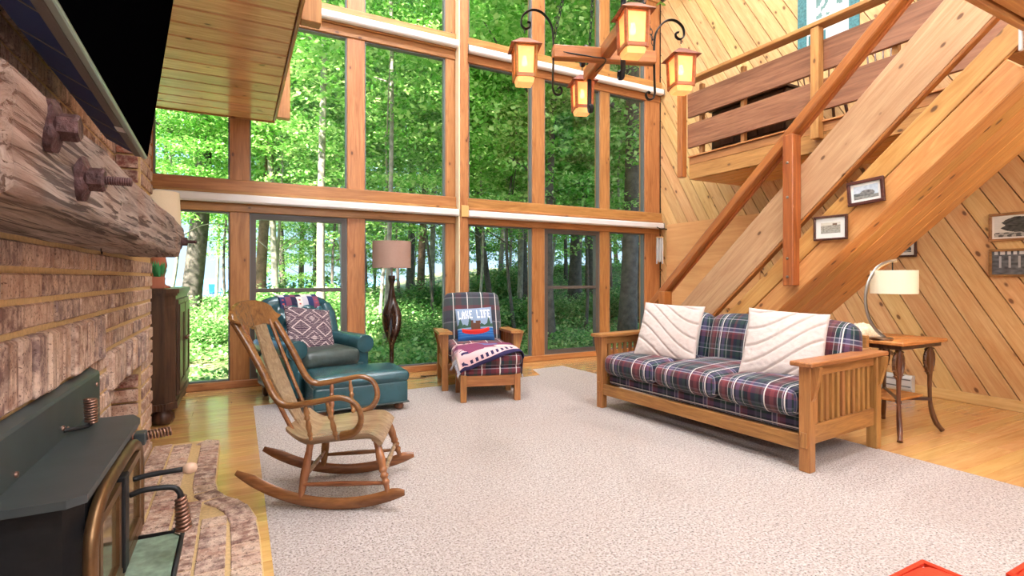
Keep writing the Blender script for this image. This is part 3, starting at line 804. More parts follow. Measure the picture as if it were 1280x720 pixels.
MB().box(-.045, .045, -.045, .045, 0, .095, .006).build('pot', TERRA, pt)
k = MB(); rp_ = random.Random(2)
for i in range(60):
    a = rp_.uniform(0, 6.28); r = rp_.uniform(0, .04); h = rp_.uniform(.06, .14)
    x, y = r*math.cos(a), r*math.sin(a); dx, dy = .03*math.cos(a), .03*math.sin(a)
    k.add([(x-.01*dy/.03, y+.01*dx/.03, .095), (x+dx*.5-.012*dy/.03, y+dy*.5+.012*dx/.03, .095+h*.6), (x+dx, y+dy, .095+h), (x+dx*.5+.012*dy/.03, y+dy*.5-.012*dx/.03, .095+h*.6)], [(0, 1, 2, 3)])
k.build('leaves', plain('plant_green', rgb(70, 160, 96), .5), pt)

# ================================================================ ROLLER BLIND CASSETTES
for a, e, z, l in ((-.75, 2.565, 2.056, 'white roller blind cassette above the left lower windows'), (2.69, 6.16, 2.05, 'white roller blind cassette above the right lower windows'),
                   (-.75, 2.565, 4.27, 'white roller blind cassette high on the left upper windows'), (2.69, 6.16, 4.24, 'white roller blind cassette high on the right upper windows')):
    t = thing('roller_blind', l, 'blind', (a, YW-.10, z), 0, 'white roller blinds')
    MB().box(0, e-a, -.045, .045, -.045, .045, .016).build('cassette', WHITE, t)
    for x in (-.004, e-a-.002): MB().box(x, x+.006, -.05, .05, -.05, .05, .002).build('end_bracket', STEEL, t)

# ================================================================ CHANDELIER
ch = thing('chandelier', 'wooden cross chandelier with four amber glass lanterns on wrought iron scrolls', 'chandelier', (2.20, 2.80, 2.635), R(-28+8))
# local +x: to the right of the picture, +y: away from the camera
def arm(p0, p1):
    return board('cross_beam', p0, p1, .07, .085, RAILW, ch, b=.006)
arm((-.36, 0, .075), (.36, 0, .075)); arm((0, -.40, .09), (0, .40, .09))
def lantern(x, y, rz):
    L = bpy.data.objects.new('lantern', None); COL.objects.link(L); L.parent = ch; L.location = (x, y, 0); L.rotation_euler = (0, 0, rz)
    hw = .062; L.scale = (.97, .97, .97)
    k = MB()
    for sx in (-1, 1):
        for sy in (-1, 1): k.beam((sx*hw, sy*hw, -.125), (sx*hw*1.12, sy*hw*1.12, .10), .02, .02, b=.002)
    for z, s_ in ((.095, 1.12), (-.108, 1.0)):
        for q in (-1, 1):
            k.box(-hw*s_, hw*s_, q*hw*s_-.009, q*hw*s_+.009, z-.011, z+.011).box(q*hw*s_-.009, q*hw*s_+.009, -hw*s_, hw*s_, z-.011, z+.011)
    k.build('lantern_frame', RAILW, L)
    for i in range(4):
        M = Matrix.Rotation(i*math.pi/2, 4, 'Z')
        k = MB(); k.add([M @ Vector(p) for p in ((-hw, hw-.004, -.108), (hw, hw-.004, -.108), (hw*1.12, hw*1.12-.004, .095), (-hw*1.12, hw*1.12-.004, .095))], [(0, 1, 2, 3)])
        k.add([M @ Vector(p) for p in ((-hw, hw-.008, -.108), (hw, hw-.008, -.108), (hw*1.12, hw*1.12-.008, .095), (-hw*1.12, hw*1.12-.008, .095))], [(3, 2, 1, 0)])
        k.build('glass_panel', AMBER, L)
    k = MB(); k.prism([(-hw, -hw), (hw, -hw), (hw, hw), (-hw, hw)], -.127, -.12, lambda a, b, d: (a*(.85 if d < -.125 else 1), b*(.85 if d < -.125 else 1), d-.03 if d < -.125 else d)); k.build('bottom_panel', AMBER, L)
    k = MB(); h1_ = .105
    k.prism([(-h1_, -h1_), (h1_, -h1_), (h1_, h1_), (-h1_, h1_)], .090, .155, lambda a, b, d: (a*(.25 if d > .15 else 1), b*(.25 if d > .15 else 1), d)); k.build('lantern_roof', wood('shingle_roof', rgb(150, 88, 62), rgb(100, 56, 40), 0, .6), L)
    MB().lathe([(0, -.03), (.016, -.02), (.02, 0), (.014, .02), (.012, .04), (0, .04)], 12).build('bulb', BULB, L, smooth=True)
    light('lantern_light', 'POINT', (0, 0, .0), 4, (1, .72, .38), shadow_soft_size=.03).parent = L
    return L
lantern(-.55, 0, 0); lantern(.55, 0, 0); lantern(0, -.52, 0); lantern(0, .55, 0)
def scroll(th):
    M = Matrix.Rotation(th, 4, 'Z')                       # arm direction along local +x
    pts = [(.36, 0, -.16), (.355, 0, .0), (.355, 0, .16), (.37, 0, .26), (.43, 0, .335), (.50, 0, .35), (.56, 0, .31), (.572, 0, .25), (.545, 0, .222), (.515, 0, .235), (.513, 0, .262), (.532, 0, .268)]
    low = [(.36, 0, -.16), (.345, 0, -.20), (.31, 0, -.205), (.295, 0, -.175), (.31, 0, -.155), (.325, 0, -.165)]
    k = MB(); k.tube([M @ Vector(p) for p in bez(low[::-1], 4)[:-1]+bez(pts, 5)], .016, 6, asp=(1, .4), up=tuple(M @ Vector((0, 1, 0)))); k.build('iron_scroll', BLACKM, ch, smooth=50)
    MB().tube([M @ Vector((.55, 0, .222)), M @ Vector((.55, 0, .19))], .004, 6).build('hanger', BLACKM, ch)
for i in range(4): scroll(i*math.pi/2)
def chain(p0, p1):
    P0, P1 = Vector(p0), Vector(p1); L = (P1-P0).length; n = int(L/.036); k = MB(); d = (P1-P0).normalized()
    a = d.orthogonal().normalized(); b = d.cross(a)
    for i in range(n):
        c = P0+d*(L*(i+.5)/n); s_ = a if i % 2 else b
        k.tube([c+d*(.025*math.cos(t))+s_*(.011*math.sin(t)) for t in [2*math.pi*j/8 for j in range(8)]], .0032, 4, closed=True)
    return k.build('chain', BLACKM, ch)
for x, y in ((-.35, 0), (.35, 0), (0, -.38), (0, .38)): chain((x, y, .17), (x*.12, y*.12, 1.55))
MB().lathe([(0, 0), (.05, .01), (.05, .04), (0, .06)], 14).build('hub', BLACKM, ch, loc=(0, 0, 1.52))
MB().tube([(0, 0, 1.56), (0, 0, 5.6)], .008, 6).build('stem', BLACKM, ch)
k = MB(); k.tube(bez([(-.3, -.03, .07), (-.1, -.05, .04), (0, -.03, .03), (.0, .3, .06)], 6), .005, 6).build('wire', BLACKM, ch, smooth=True)
# ================================================================ CUSHIONS
def cushion(hx, hy, hz, r=.05, puff=.03, n=14, crown=0):
    """rounded puffed box centred at the origin, UV in metres wrapping over the edges"""
    k = MB(); vi = {}; vs = []
    def put(p):
        p = Vector(p); q = Vector((max(-hx+r, min(hx-r, p.x)), max(-hy+r, min(hy-r, p.y)), max(-hz+r, min(hz-r, p.z))))
        d = p-q
        if d.length > 1e-7: p = q+d.normalized()*r
        fx, fy, fz = 1-(p.x/hx)**2, 1-(p.y/hy)**2, 1-(p.z/hz)**2
        p = Vector((p.x+math.copysign(puff*.5*max(fy, 0)*max(fz, 0), p.x)*(abs(p.x)/hx)**3, p.y+math.copysign(puff*.5*max(fx, 0)*max(fz, 0), p.y)*(abs(p.y)/hy)**3,
                    p.z+math.copysign(puff*max(fx, 0)**.6*max(fy, 0)**.6, p.z)*(abs(p.z)/hz)))
        key = (round(p.x, 5), round(p.y, 5), round(p.z, 5))
        if key not in vi: vi[key] = len(vs); vs.append(tuple(p))
        return vi[key]
    H = (hx, hy, hz); fs = []; uvs = []
    def lin_(h, m):                                         # denser near the rounded ends
        a = [-h, -h+r*.3, -h+r*.65, -h+r]; b = [h-r, h-r*.65, h-r*.3, h]
        return a+[-h+r+(2*h-2*r)*i/m for i in range(1, m)]+b
    for a in range(3):
        o1, o2 = (a+1) % 3, (a+2) % 3
        A = lin_(H[o1], n if H[o1] > .15 else 4); B = lin_(H[o2], n if H[o2] > .15 else 4)
        for s_ in (-1, 1):
            for i in range(len(A)-1):
                for j in range(len(B)-1):
                    q = []; u = []
                    for s0, t0 in ((A[i], B[j]), (A[i+1], B[j]), (A[i+1], B[j+1]), (A[i], B[j+1])):
                        p = [0, 0, 0]; p[a] = s_*H[a]; p[o1] = s0; p[o2] = t0
                        q.append(put(p))
                        if a == 2: u.append((p[0], p[1]*s_))
                        elif a == 1: u.append((p[0], s_*(hy+hz-p[2])))
                        else: u.append((s_*(hx+hz-p[2]), p[1]))
                    if len(set(q)) < 4: continue
                    if s_ < 0: q = q[::-1]; u = u[::-1]
                    fs.append(tuple(q)); uvs.append(u)
    k.add(vs, fs, uvs); return k
D = rgb(40, 46, 66); GR = rgb(44, 66, 62); BU = rgb(104, 46, 54); PU = rgb(92, 82, 112); BK = rgb(32, 32, 40); RE = rgb(140, 66, 68); LI = rgb(186, 178, 190); GY = rgb(84, 86, 96)
ups = [(0, D), (.08, GR), (.16, BK), (.20, GY), (.27, BU), (.36, RE), (.44, BU), (.50, GR), (.58, LI), (.60, D), (.68, PU), (.76, GR), (.86, BK), (.94, BU)]
vps = [(0, BK), (.10, BU), (.24, RE), (.30, LI), (.33, PU), (.42, LI), (.45, D), (.58, GR), (.72, LI), (.745, GR), (.84, GY), (.90, BK)]
LN = [(.25, (1, 1, 1)), (.272, (0, 0, 0)), (.50, (.5, .5, .5)), (.51, (0, 0, 0)), (.62, (1, 1, 1)), (.642, (0, 0, 0)), (.82, (.45, .45, .45)), (.832, (0, 0, 0))]
PLAID = plaid('sofa_plaid', .36, .27, ups, vps, LN)
ups2 = [(0, BU), (.14, RE), (.26, D), (.36, BU), (.50, GR), (.60, BU), (.74, RE), (.84, BK), (.92, D)]
PLAIDR = plaid('chair_plaid', .34, .26, ups2, [(0, D), (.2, RE), (.42, BU), (.5, LI), (.53, GR), (.7, BU), (.88, LI), (.91, BK)], [(.24, (1, 1, 1)), (.27, (0, 0, 0)), (.72, (1, 1, 1)), (.745, (0, 0, 0))])
PLAIDD = plaid('chair_back_plaid', .34, .30, [(0, rgb(74, 70, 78)), (.2, rgb(58, 72, 72)), (.4, rgb(92, 52, 56)), (.6, rgb(60, 60, 74)), (.8, rgb(80, 82, 84))], [(0, rgb(60, 66, 72)), (.3, rgb(110, 58, 58)), (.5, rgb(66, 78, 76)), (.8, rgb(140, 134, 138)), (.84, rgb(54, 56, 66))], [(.3, (1, 1, 1)), (.325, (0, 0, 0)), (.8, (1, 1, 1)), (.825, (0, 0, 0))])

# ================================================================ MISSION SOFA
so = thing('sofa', 'oak mission sofa with slatted arms and dark plaid seat and back cushions', 'sofa', (3.09, 1.93, 0), R(4.0))
LS = 1.95; DS = .93          # local x: depth towards the stairs, local y: length
def ob(nmn, m, x0, x1, y0, y1, z0, z1, par, b=.004): return MB().box(x0, x1, y0, y1, z0, z1, b).build(nmn, m, par)
for x in (.0, DS-.065):
    for y in (0, LS-.07):
        l = ob('leg', OAKZ, x, x+.065, y, y+.07, 0.001, .655, so)
        if x == 0:
            ob('tenon', OAKZ, -.014, .002, y+.015, y+.055, .15, .245, l); 
        k = MB(); sg = -1 if y == 0 else 1; y_ = y if y == 0 else y+.07
        k.prism([(0, .655), (0, .44), (.012*1, .46), (.045, .60), (.05, .655)], x+.012, x+.053, lambda a, b, d: (d, y_+sg*a, b)); k.build('corbel', OAKZ, l)
ob('front_rail', OAKY, .012, .045, .07, LS-.07, .125, .222, so)
ob('back_rail', OAKY, DS-.05, DS-.02, .07, LS-.07, .16, .26, so); ob('back_top_rail', OAKY, DS-.055, DS-.015, .07, LS-.07, .70, .79, so)
for i in range(18): ob('back_slat', OAKZ, DS-.045, DS-.03, .13+.097*i, .17+.097*i, .25, .71, so, .002)
for y in (0, LS-.07):
    yc = y+.035
    ob('arm', OAK, -.045, DS+.03, yc-.07, yc+.07, .655, .685, so, .006)
    ob('side_top_rail', OAK, .065, DS-.065, yc-.016, yc+.016, .585, .652, so); ob('side_rail', OAK, .065, DS-.065, yc-.018, yc+.018, .165, .285, so)
    for i in range(11):
        x = .105+.068*i; ob('slat', OAKZ, x, x+.034, yc-.010, yc+.010, .285, .585, so, .002)
cushion(.40, .89, .06, .03, .01).build('seat_deck', PLAID, so, smooth=True, loc=(.47, LS/2, .275), rz=0)
M90 = Matrix.Rotation(R(90), 4, 'Z')
sl = (LS-.16)/3
cm = None
for i in range(3):
    M = Matrix.Translation((.44, .08+sl*(i+.5), .41)) @ Matrix.Rotation(R(-90), 4, 'Z')
    if cm is None: cm = cushion(sl/2-.006, .45, .085, .065, .035).build('seat_cushion', PLAID, so, smooth=True, M=M)
    else: link('seat_cushion', cm.data, None, so, M=M)
bm_ = None
for i in range(3):
    M = Matrix.Translation((.775, .08+sl*(i+.5), .635)) @ Matrix.Rotation(R(-90), 4, 'Z') @ Matrix.Rotation(R(78), 4, 'X')
    if bm_ is None: bm_ = cushion(sl/2-.010, .235, .07, .065, .06).build('back_cushion', PLAID, so, smooth=True, M=M)
    else: link('back_cushion', bm_.data, None, so, M=M)
# pillows: two curved faces meeting in a seam, with raised wavy ridges
def pillow(hw, hh, T, n=44, ridge=None, colfn=None, pinch=.05):
    k = MB(); vs = []; fs = []; cols = []
    for s_ in (1, -1):
        base = len(vs)
        for j in range(n+1):
            for i in range(n+1):
                u = -1+2*i/n; v = -1+2*j/n
                x = hw*u*(1-pinch*(1-v*v)*abs(u)**4); y = hh*v*(1-pinch*(1-u*u)*abs(v)**4)
                e = max(0, (1-u**2)*(1-v**2)); th = T*e**.42
                if ridge: th += ridge(u, v, s_)*min(1, e*6)
                vs.append((x, y, s_*max(th, .004)))
        for j in range(n):
            for i in range(n):
                a = base+j*(n+1)+i; q = (a, a+1, a+n+2, a+n+1); fs.append(q if s_ > 0 else q[::-1])
                if colfn: cols.append(colfn((i+.5)/n, (j+.5)/n))
    N = (n+1)*(n+1)
    ring = [i for i in range(n+1)]+[(j*(n+1)+n) for j in range(1, n+1)]+[n*(n+1)+i for i in range(n-1, -1, -1)]+[j*(n+1) for j in range(n-1, 0, -1)]
    for a, b in zip(ring, ring[1:]+ring[:1]):
        fs.append((b, a, a+N, b+N))
        if colfn: cols.append(cols[0])
    k.add(vs, fs); k.col = cols; return k
def ridged(flip):
    def f(u, v, s_):
        u2 = u*flip; a = v*13+6.0*math.sin(1.5*u2+.4)+1.4*math.sin(2.4*u2+v*1.3)+u2*2.4
        return -.017*max(0, math.cos(a))**8+.004*noise.noise(Vector((u*9, v*9, s_)))
    return f
def place_pillow(nmn, kb, m, label, loc, rx, ry, rz, group=None):
    o = kb.build(nmn, m, None, smooth=True, M=Matrix.Translation(loc) @ Matrix.Rotation(rz, 4, 'Z') @ Matrix.Rotation(rx, 4, 'X') @ Matrix.Rotation(ry, 4, 'Z'))
    return tag(o, label, 'pillow', group)
place_pillow('throw_pillow', pillow(.27, .27, .085, 84, ridged(1)), IVORY, 'ivory pillow with wavy ridges leaning at the window end of the plaid sofa', (3.39, 3.40, .725), R(60), R(-3), R(-60), 'ivory pillows on the sofa')
place_pillow('throw_pillow', pillow(.27, .27, .085, 84, ridged(-1)), IVORY, 'ivory pillow with wavy ridges leaning by the near arm of the plaid sofa', (3.50, 2.38, .72), R(60), R(-4), R(-60), 'ivory pillows on the sofa')

# ================================================================ END TABLE, ARC LAMP, LACE
et = thing('end_table', 'small wooden side table with scroll carved splayed legs by the sofa arm', 'table', (4.55, 2.19, 0))
ob('table_top', TOPW, -.325, .325, -.24, .24, .705, .732, et, .005); ob('apron', DARKW, -.295, .295, -.21, .21, .672, .705, et)
ob('shelf', TOPW, -.20, .20, -.13, .13, .27, .29, et)
for sx in (-1, 1):
    for sy in (-1, 1):
        dx, dy = sx*.235, sy*.165
        pts = bez([(dx*.95, dy*.95, .67), (dx*.98, dy*.98, .52), (dx*.97, dy*.97, .36), (dx*1.0, dy*1.0, .20), (dx*1.12, dy*1.12, .08), (dx*1.32, dy*1.26, .012)], 4)
        n = len(pts); rr = [.022 if i < 5 else .017+.003*math.sin(i*.5) for i in range(n)]; rr[-1] = .02
        l = MB().tube(pts, rr, 8).build('leg', WALNUT, et, smooth=50)
        k = MB()
        for s_ in (-1, 1):                                   # pierced scroll bulge and its notches
            k.tube(bez([(s_*.012, 0, .66), (s_*.055, 0, .61), (s_*.064, 0, .555), (s_*.046, 0, .50), (s_*.012, 0, .45)], 4), [.013]*17, 6)
            for i in range(5): k.lathe([(0, -.008), (.015, 0), (0, .011)], 6, at=(s_*(.052+.018*math.sin(math.pi*i/4)), 0, .645-.043*i))
        sc_ = k.build('carved_scroll', WALNUT, l, loc=(dx*.96, dy*.96, 0), smooth=50)
MB().beam((-.23, -.165, .28), (.23, .165, .28), .03, .022).build('stretcher', DARKW, et); MB().beam((-.23, .165, .256), (.23, -.165, .256), .03, .022).build('stretcher', DARKW, et)
al = thing('arc_lamp', 'curved steel table lamp with drum shade on the carved side table', 'lamp', (4.30, 2.14, .7325), R(-28))
MB().lathe([(0, 0), (.075, 0), (.078, .006), (.078, .016), (.07, .02), (0, .02)], 28).build('base', STEEL, al, smooth=40)
pth = bez([(.03, 0, .02), (-.03, 0, .07), (-.09, 0, .17), (-.115, 0, .30), (-.095, 0, .43), (-.03, 0, .54), (.06, 0, .59), (.12, 0, .60)], 6)
MB().tube(pth, .010, 8, asp=(.6, 1.3), up=(0, 1, 0)).build('arc', STEEL, al, smooth=50)
MB().tube([(.09, 0, .60), (.09, 0, .50)], .005, 6).build('drop_rod', BLACKM, al)
k = MB(); k.lathe([(.150, .350), (.150, .525), (.147, .525), (.147, .350)], 36, cap=False); k.build('lamp_shade', CREAM, al, loc=(.10, 0, .0), smooth=50)
light('arc_lamp_bulb', 'POINT', (4.39, 2.09, 1.17), 1.6, (1, .80, .55), shadow_soft_size=.04)
lc = thing('lace_cloth', 'crumpled cream lace cloth behind the sofa back by the arc lamp', 'cloth', (4.40, 2.33, .7325))
k = MB()
def lacep(u, v):
    x = -.16+.32*u; y = -.09+.18*v; e = (1-(2*u-1)**2)*(1-(2*v-1)**2)
    return (x+.02*noise.noise(Vector((u*5, v*5, 1))), y, .10*max(e, 0)**.4*(1+.35*noise.noise(Vector((u*6, v*6, 3))))+.012*noise.noise(Vector((u*16, v*16, 3)))*e+.002)
k.surf(lacep, 30, 26); k.build('folds', LACE, lc, smooth=True)
hb = thing('baseboard_heater', 'long low grey baseboard heater at the foot of the planked wall', 'heater', (XR-.025, 3.6, .02))
MB().prism([(0, .0), (0, .17), (-.05, .17), (-.07, .14), (-.07, .03), (-.05, 0)], -.85, .85, lambda a, b, d: (a, d, b)).build('case', HEATER, hb)
for z in (.05, .12): MB().box(-.074, -.069, -.84, .84, z, z+.012).build('slot', GASKET, hb)

# ================================================================ MORRIS CHAIR, OTTOMAN, BLANKET, LAKE PILLOW
mc = thing('morris_chair', 'oak morris armchair with plaid cushions by the center window post', 'chair', (2.42, 5.43, 0), R(-16))
# local: faces -y, x to the right
for sx in (-1, 1):
    for y in (-.36, .36):
        l = ob('leg', OAKZ, sx*.385-.034, sx*.385+.034, y-.034, y+.034, .001, .60 if y < 0 else .56, mc)
        k = MB(); k.prism([(0, .60), (0, .40), (.045, .58), (.045, .60)], y-.022, y+.022, lambda a, b, d: (sx*(.419+a), d, b)); k.build('corbel', OAKZ, l)
    a = MB(); a.prism([(-.45, .602), (.44, .565), (.44, .59), (-.45, .63)], -.07, .07, lambda p, q, d: (sx*.385+d, p, q)); a.build('arm', OAKY, mc)
    ob('side_rail', OAKY, sx*.385-.016, sx*.385+.016, -.33, .33, .18, .30, mc)
    for i in range(7): ob('slat', OAKZ, sx*.385-.009, sx*.385+.009, -.28+.088*i, -.245+.088*i, .30, .585, mc, .002)
ob('front_rail', OAK, -.352, .352, -.375, -.345, .18, .28, mc); ob('back_rail', OAK, -.352, .352, .33, .36, .18, .28, mc)
cushion(.335, .36, .085, .05, .03).build('seat_cushion', PLAIDR, mc, smooth=True, loc=(0, -.05, .385))
cushion(.33, .32, .075, .06, .04).build('back_cushion', PLAIDD, mc, smooth=True, M=Matrix.Translation((0, .345, .70)) @ Matrix.Rotation(R(72), 4, 'X'))
MB().box(-.31, .31, .40, .43, .30, .86, .004, Matrix.Translation((0, .16, 0)) @ Matrix.Rotation(R(-14), 4, 'X')).build('back_frame', OAK, mc)
po = thing('plaid_ottoman', 'oak footstool with red plaid cushions before the morris chair', 'ottoman', (2.24, 4.76, 0), R(-16))
for sx in (-1, 1):
    for sy in (-1, 1): ob('leg', OAKZ, sx*.265-.03, sx*.265+.03, sy*.225-.03, sy*.225+.03, .001, .265, po)
ob('front_rail', OAK, -.235, .235, -.245, -.215, .15, .255, po); ob('back_rail', OAK, -.235, .235, .215, .245, .15, .255, po)
for sx in (-1, 1): ob('side_rail', OAKY, sx*.265-.015, sx*.265+.015, -.195, .195, .15, .255, po)
cushion(.305, .265, .045, .035, .012).build('lower_cushion', PLAIDR, po, smooth=True, loc=(0, 0, .30))
cushion(.315, .275, .06, .05, .025).build('upper_cushion', PLAIDR, po, smooth=True, loc=(0, 0, .40))
# printed throw draped over the footstool
def throwcol(u, v):
    PK = rgb(226, 184, 184); PP = rgb(128, 62, 92); NV = rgb(52, 44, 78); CR = rgb(232, 206, 196)
    if v < .06 or v > .95 or u > .94 or u < .03: return NV if v < .06 else CR
    if v < .24 or v > .80 or u < .12 or u > .84:
        s = (u if (v < .24 or v > .8) else v)*16
        m_ = v if v < .24 else (1-v if v > .8 else (u if u < .12 else 1-u))
        if abs(s-round(s)) < .22 and .08 < m_ < .14: return NV
        return PK
    if abs(u-.45) < .05 and .5 < v < .7 or abs(u-.5) < .10 and .42 < v < .52: return rgb(96, 112, 160)
    if v < .36 and u > .5: return CR
    return PP
th = thing('throw_blanket', 'pink and purple printed throw with fringe draped over the plaid footstool', 'blanket', (2.24, 4.76, .49), R(-16))
k = MB()
def throwp(u, v):
    # blanket axes run diagonally over the top; edges hang over the sides
    a = -.42+.86*u; b = -.30+.62*v; ca, sa = math.cos(R(20)), math.sin(R(20))
    x = ca*a-sa*b+.02; y = sa*a+ca*b; z = .005
    hx, hy, rr = .30, .265, .07
    for lim, ax in ((hx, 0), (hy, 1)):
        q = x if ax == 0 else y; e = abs(q)-lim
        if e > -rr:
            t = min(e+rr, rr*1.6); ang = t/rr if t < rr*1.57 else 1.57
            out = lim-rr+rr*math.sin(min(ang, 1.57))+.03; drop = rr*(1-math.cos(min(ang, 1.57)))+max(0, e+rr-rr*1.57)
            q2 = math.copysign(out, q); z -= drop
            if ax == 0: x = q2
            else: y = q2
    z += .010*noise.noise(Vector((u*4, v*4, 2)))+.025*(1-(x/.34)**2)*(1-(y/.30)**2)
    return (x, y, z)
k.surf(throwp, 64, 52, throwcol); ck = k.build('cloth', PRINT, th, smooth=True)
sm = ck.modifiers.new('thickness', 'SOLIDIFY'); sm.thickness = .008; sm.offset = 1
fr_ = MB(); rq = random.Random(4)
for u in (0, 1):
    for i in range(70):
        v = i/69; p = Vector(throwp(u, v)); q = p+Vector(((.02 if u else -.02)+rq.uniform(-.01, .01), rq.uniform(-.008, .008), -.04+rq.uniform(-.01, .01)))
        fr_.tube([p, (p+q)/2+Vector((.004 if u else -.004, 0, .006)), q], .0022, 4)
fr_.build('fringe', plain('fringe_grey', rgb(196, 190, 196), .95), th)['kind'] = 'stuff'
FONT5 = {'L': '1 1 1 1 1 1 7', 'A': '2 5 5 7 5 5 5', 'K': '5 5 6 4 6 5 5', 'E': '7 1 1 3 1 1 7', 'I': '7 2 2 2 2 2 7', 'F': '7 1 1 3 1 1 1'}
GLY = {'L': ['X..', 'X..', 'X..', 'X..', 'XXX'], 'A': ['.X.', 'X.X', 'XXX', 'X.X', 'X.X'], 'K': ['X.X', 'X.X', 'XX.', 'X.X', 'X.X'], 'E': ['XXX', 'X..', 'XX.', 'X..', 'XXX'],
       'I': ['XXX', '.X.', '.X.', '.X.', 'XXX'], 'F': ['XXX', 'X..', 'XX.', 'X..', 'X..'], ' ': ['...']*5}
def lakecol(u, v):
    SKY = rgb(136, 152, 176); WH = rgb(240, 240, 244); WA = rgb(44, 92, 150); RD = rgb(192, 44, 40); GN = rgb(58, 84, 70); BR = rgb(92, 62, 48)
    if v < .10: return rgb(40, 76, 128)
    # canoe
    cy = .30+.10*(2*u-1)**2
    if .12 < u < .88 and cy-.10*(1-(2*u-1)**4) < v < cy+.03: return RD if v < cy else rgb(220, 70, 56)
    if abs(u-.5) < .13 and .33 < v < .52 or abs(u-.58) < .07 and .5 < v < .58 or abs(u-.42) < .03 and .5 < v < .6: return BR
    if v < .36: return WA if (v*14) % 1 > .25 else rgb(70, 124, 176)
    for c in (.10, .36, .88):
        if .44 < v < .70 and abs(u-c) < (.70-v)*.28: return GN
    if .40 < v < .50: return GN if math.sin(u*40)*.02+.48 > v else SKY
    if .66 < v < .92:
        s = (u-.06)/.88*35; ci = int(s//4) if s >= 0 else -1; px = s-4*ci; row = int((.92-v)/.052)
        if 0 <= ci < 9 and px < 3 and 0 <= row < 5 and GLY['LAKE LIFE'[ci]][row][int(px)] == 'X': return WH
    return SKY
o = place_pillow('lake_pillow', pillow(.21, .20, .06, 96, None, lakecol, .03), PRINT, 'square lake picture pillow with red canoe and lettering on the plaid armchair', (2.39, 5.40, .665), R(70), R(3), R(-16))

# ================================================================ GREEN LEATHER CHAIR AND OTTOMAN
gc = thing('leather_armchair', 'green leather club chair with rolled arms and tufted back by the window', 'chair', (.67, 5.62, 0), R(20))
cushion(.36, .40, .14, .04, .0).build('base', LEATHER, gc, smooth=True, loc=(0, -.02, .22))
cushion(.285, .36, .075, .05, .035).build('seat_cushion', LEATHERB, gc, smooth=True, loc=(0, -.10, .42))
for sx in (-1, 1):
    a = cushion(.075, .36, .20, .04, .01).build('arm_panel', LEATHER, gc, smooth=True, loc=(sx*.345, -.04, .33))
    k = MB(); k.tube([(sx*.365, -.42+.80*i/10, .53-.0*i) for i in range(11)], [.090, .098]+[.098]*8+[.07], 18); k.build('arm_roll', LEATHER, a, smooth=50, loc=(-sx*.345, .04, -.33))
    k = MB()
    for q in range(1): k.lathe([(0, .012), (.03, .014), (.055, .008), (.085, .006), (.092, -.004)], 20, M=Matrix.Rotation(R(90), 4, 'X'))
    k.build('arm_scroll', LEATHER, a, smooth=50, loc=(0, -.385, .20))
    for y in (-.36, .34): MB().lathe([(.018, 0), (.03, .02), (.034, .06), (.03, .085), (0, .085)], 12).build('foot', WALNUT, gc, loc=(sx*.32, y, .001), smooth=40)
# tufted back with buttons and rolled top
k = MB()
def backp(u, v):
    x = -.36+.72*u; z = .40+.50*v; top = .06*(1-(2*u-1)**4)*(v**2); yy = .20+.16*v
    tu = (math.cos(u*4*2*math.pi)*math.cos(v*3*2*math.pi-.6)); e = min(1, 6*u*(1-u))*min(1, 8*v*(1-v)+.2)
    return (x*(1-.10*v*v*abs(2*u-1)), yy-.10*e-.022*tu*e, z+top)
k.surf(backp, 48, 36); k.surf(lambda u, v: (Vector(backp(u, v))*1.0+Vector((0, .17-.04*v+0*u, 0))), 24, 18)
k.build('back', LEATHER, gc, smooth=True)
k = MB(); k.tube([backp(i/16, 1.0) if 0 else Vector(backp(i/16, 1.0))+Vector((0, .05, -.02)) for i in range(17)], .078, 12); k.build('back_roll', LEATHER, gc, smooth=50)
for sx in (-1, 1):
    k = MB(); k.tube([(sx*.365, .24, .42), (sx*.36, .28, .6), (sx*.345, .335, .80), (sx*.32, .37, .90)], [.07, .085, .09, .07], 12); k.build('back_wing', LEATHER, gc, smooth=50)
def quiltcol(u, v):
    i, j = int(u*7), int(v*3); c = [rgb(50, 58, 96), rgb(222, 212, 206), rgb(120, 70, 92), rgb(196, 190, 200), rgb(44, 44, 66)][(i*2+j*3) % 5]
    du, dv = (u*7) % 1-.5, (v*3) % 1-.5
    if (i+j) % 3 == 0 and .12 < math.hypot(du, dv) < .24: return rgb(176, 70, 70)
    return c
qt = thing('quilt', 'folded patchwork quilt in navy and cream over the leather chair back', 'blanket', (.67, 5.62, 0), R(20))
k = MB()
def quiltp(u, v):
    x = -.20+.42*u; a = -1.5+3.0*v; return (x+.02*v, .42-.105*math.cos(a+.0)*1.0-.05+(.0), 0.0) if 0 else (x, .385+.115*math.sin(a), .895+.115*math.cos(a)-.03*(1-abs(math.cos(a)))+.006*noise.noise(Vector((u*6, v*6, 0))))
k.surf(quiltp, 42, 30, quiltcol); q_ = k.build('cloth', PRINT, qt, smooth=True); sm = q_.modifiers.new('thickness', 'SOLIDIFY'); sm.thickness = .012; sm.offset = 1
def zigcol(u, v):
    PU_ = rgb(66, 46, 62); CR = rgb(206, 186, 182)
    d = abs(((u*2.0+.5) % 1)-.5)*2+abs(((v*2.2) % 1)-.5)*2
    row = (v*34) % 1; dash = (u*46+(int(v*34) % 2)*.5) % 1
    if d < .30: return CR if row > .35 else PU_
    if .62 < d < .74: return CR if row > .4 else PU_
    if 1.2 < d < 1.32: return CR
    return CR if (row > .70 and dash > .5) else PU_
place_pillow('zigzag_pillow', pillow(.245, .235, .07, 110, None, zigcol, .04), PRINT, 'purple and cream diamond woven pillow on the green leather chair', (.64, 5.52, .69), R(60), R(-10), R(26))
go = thing('leather_ottoman', 'low green leather ottoman on bun feet in front of the club chair', 'ottoman', (.96, 4.86, 0), R(2))
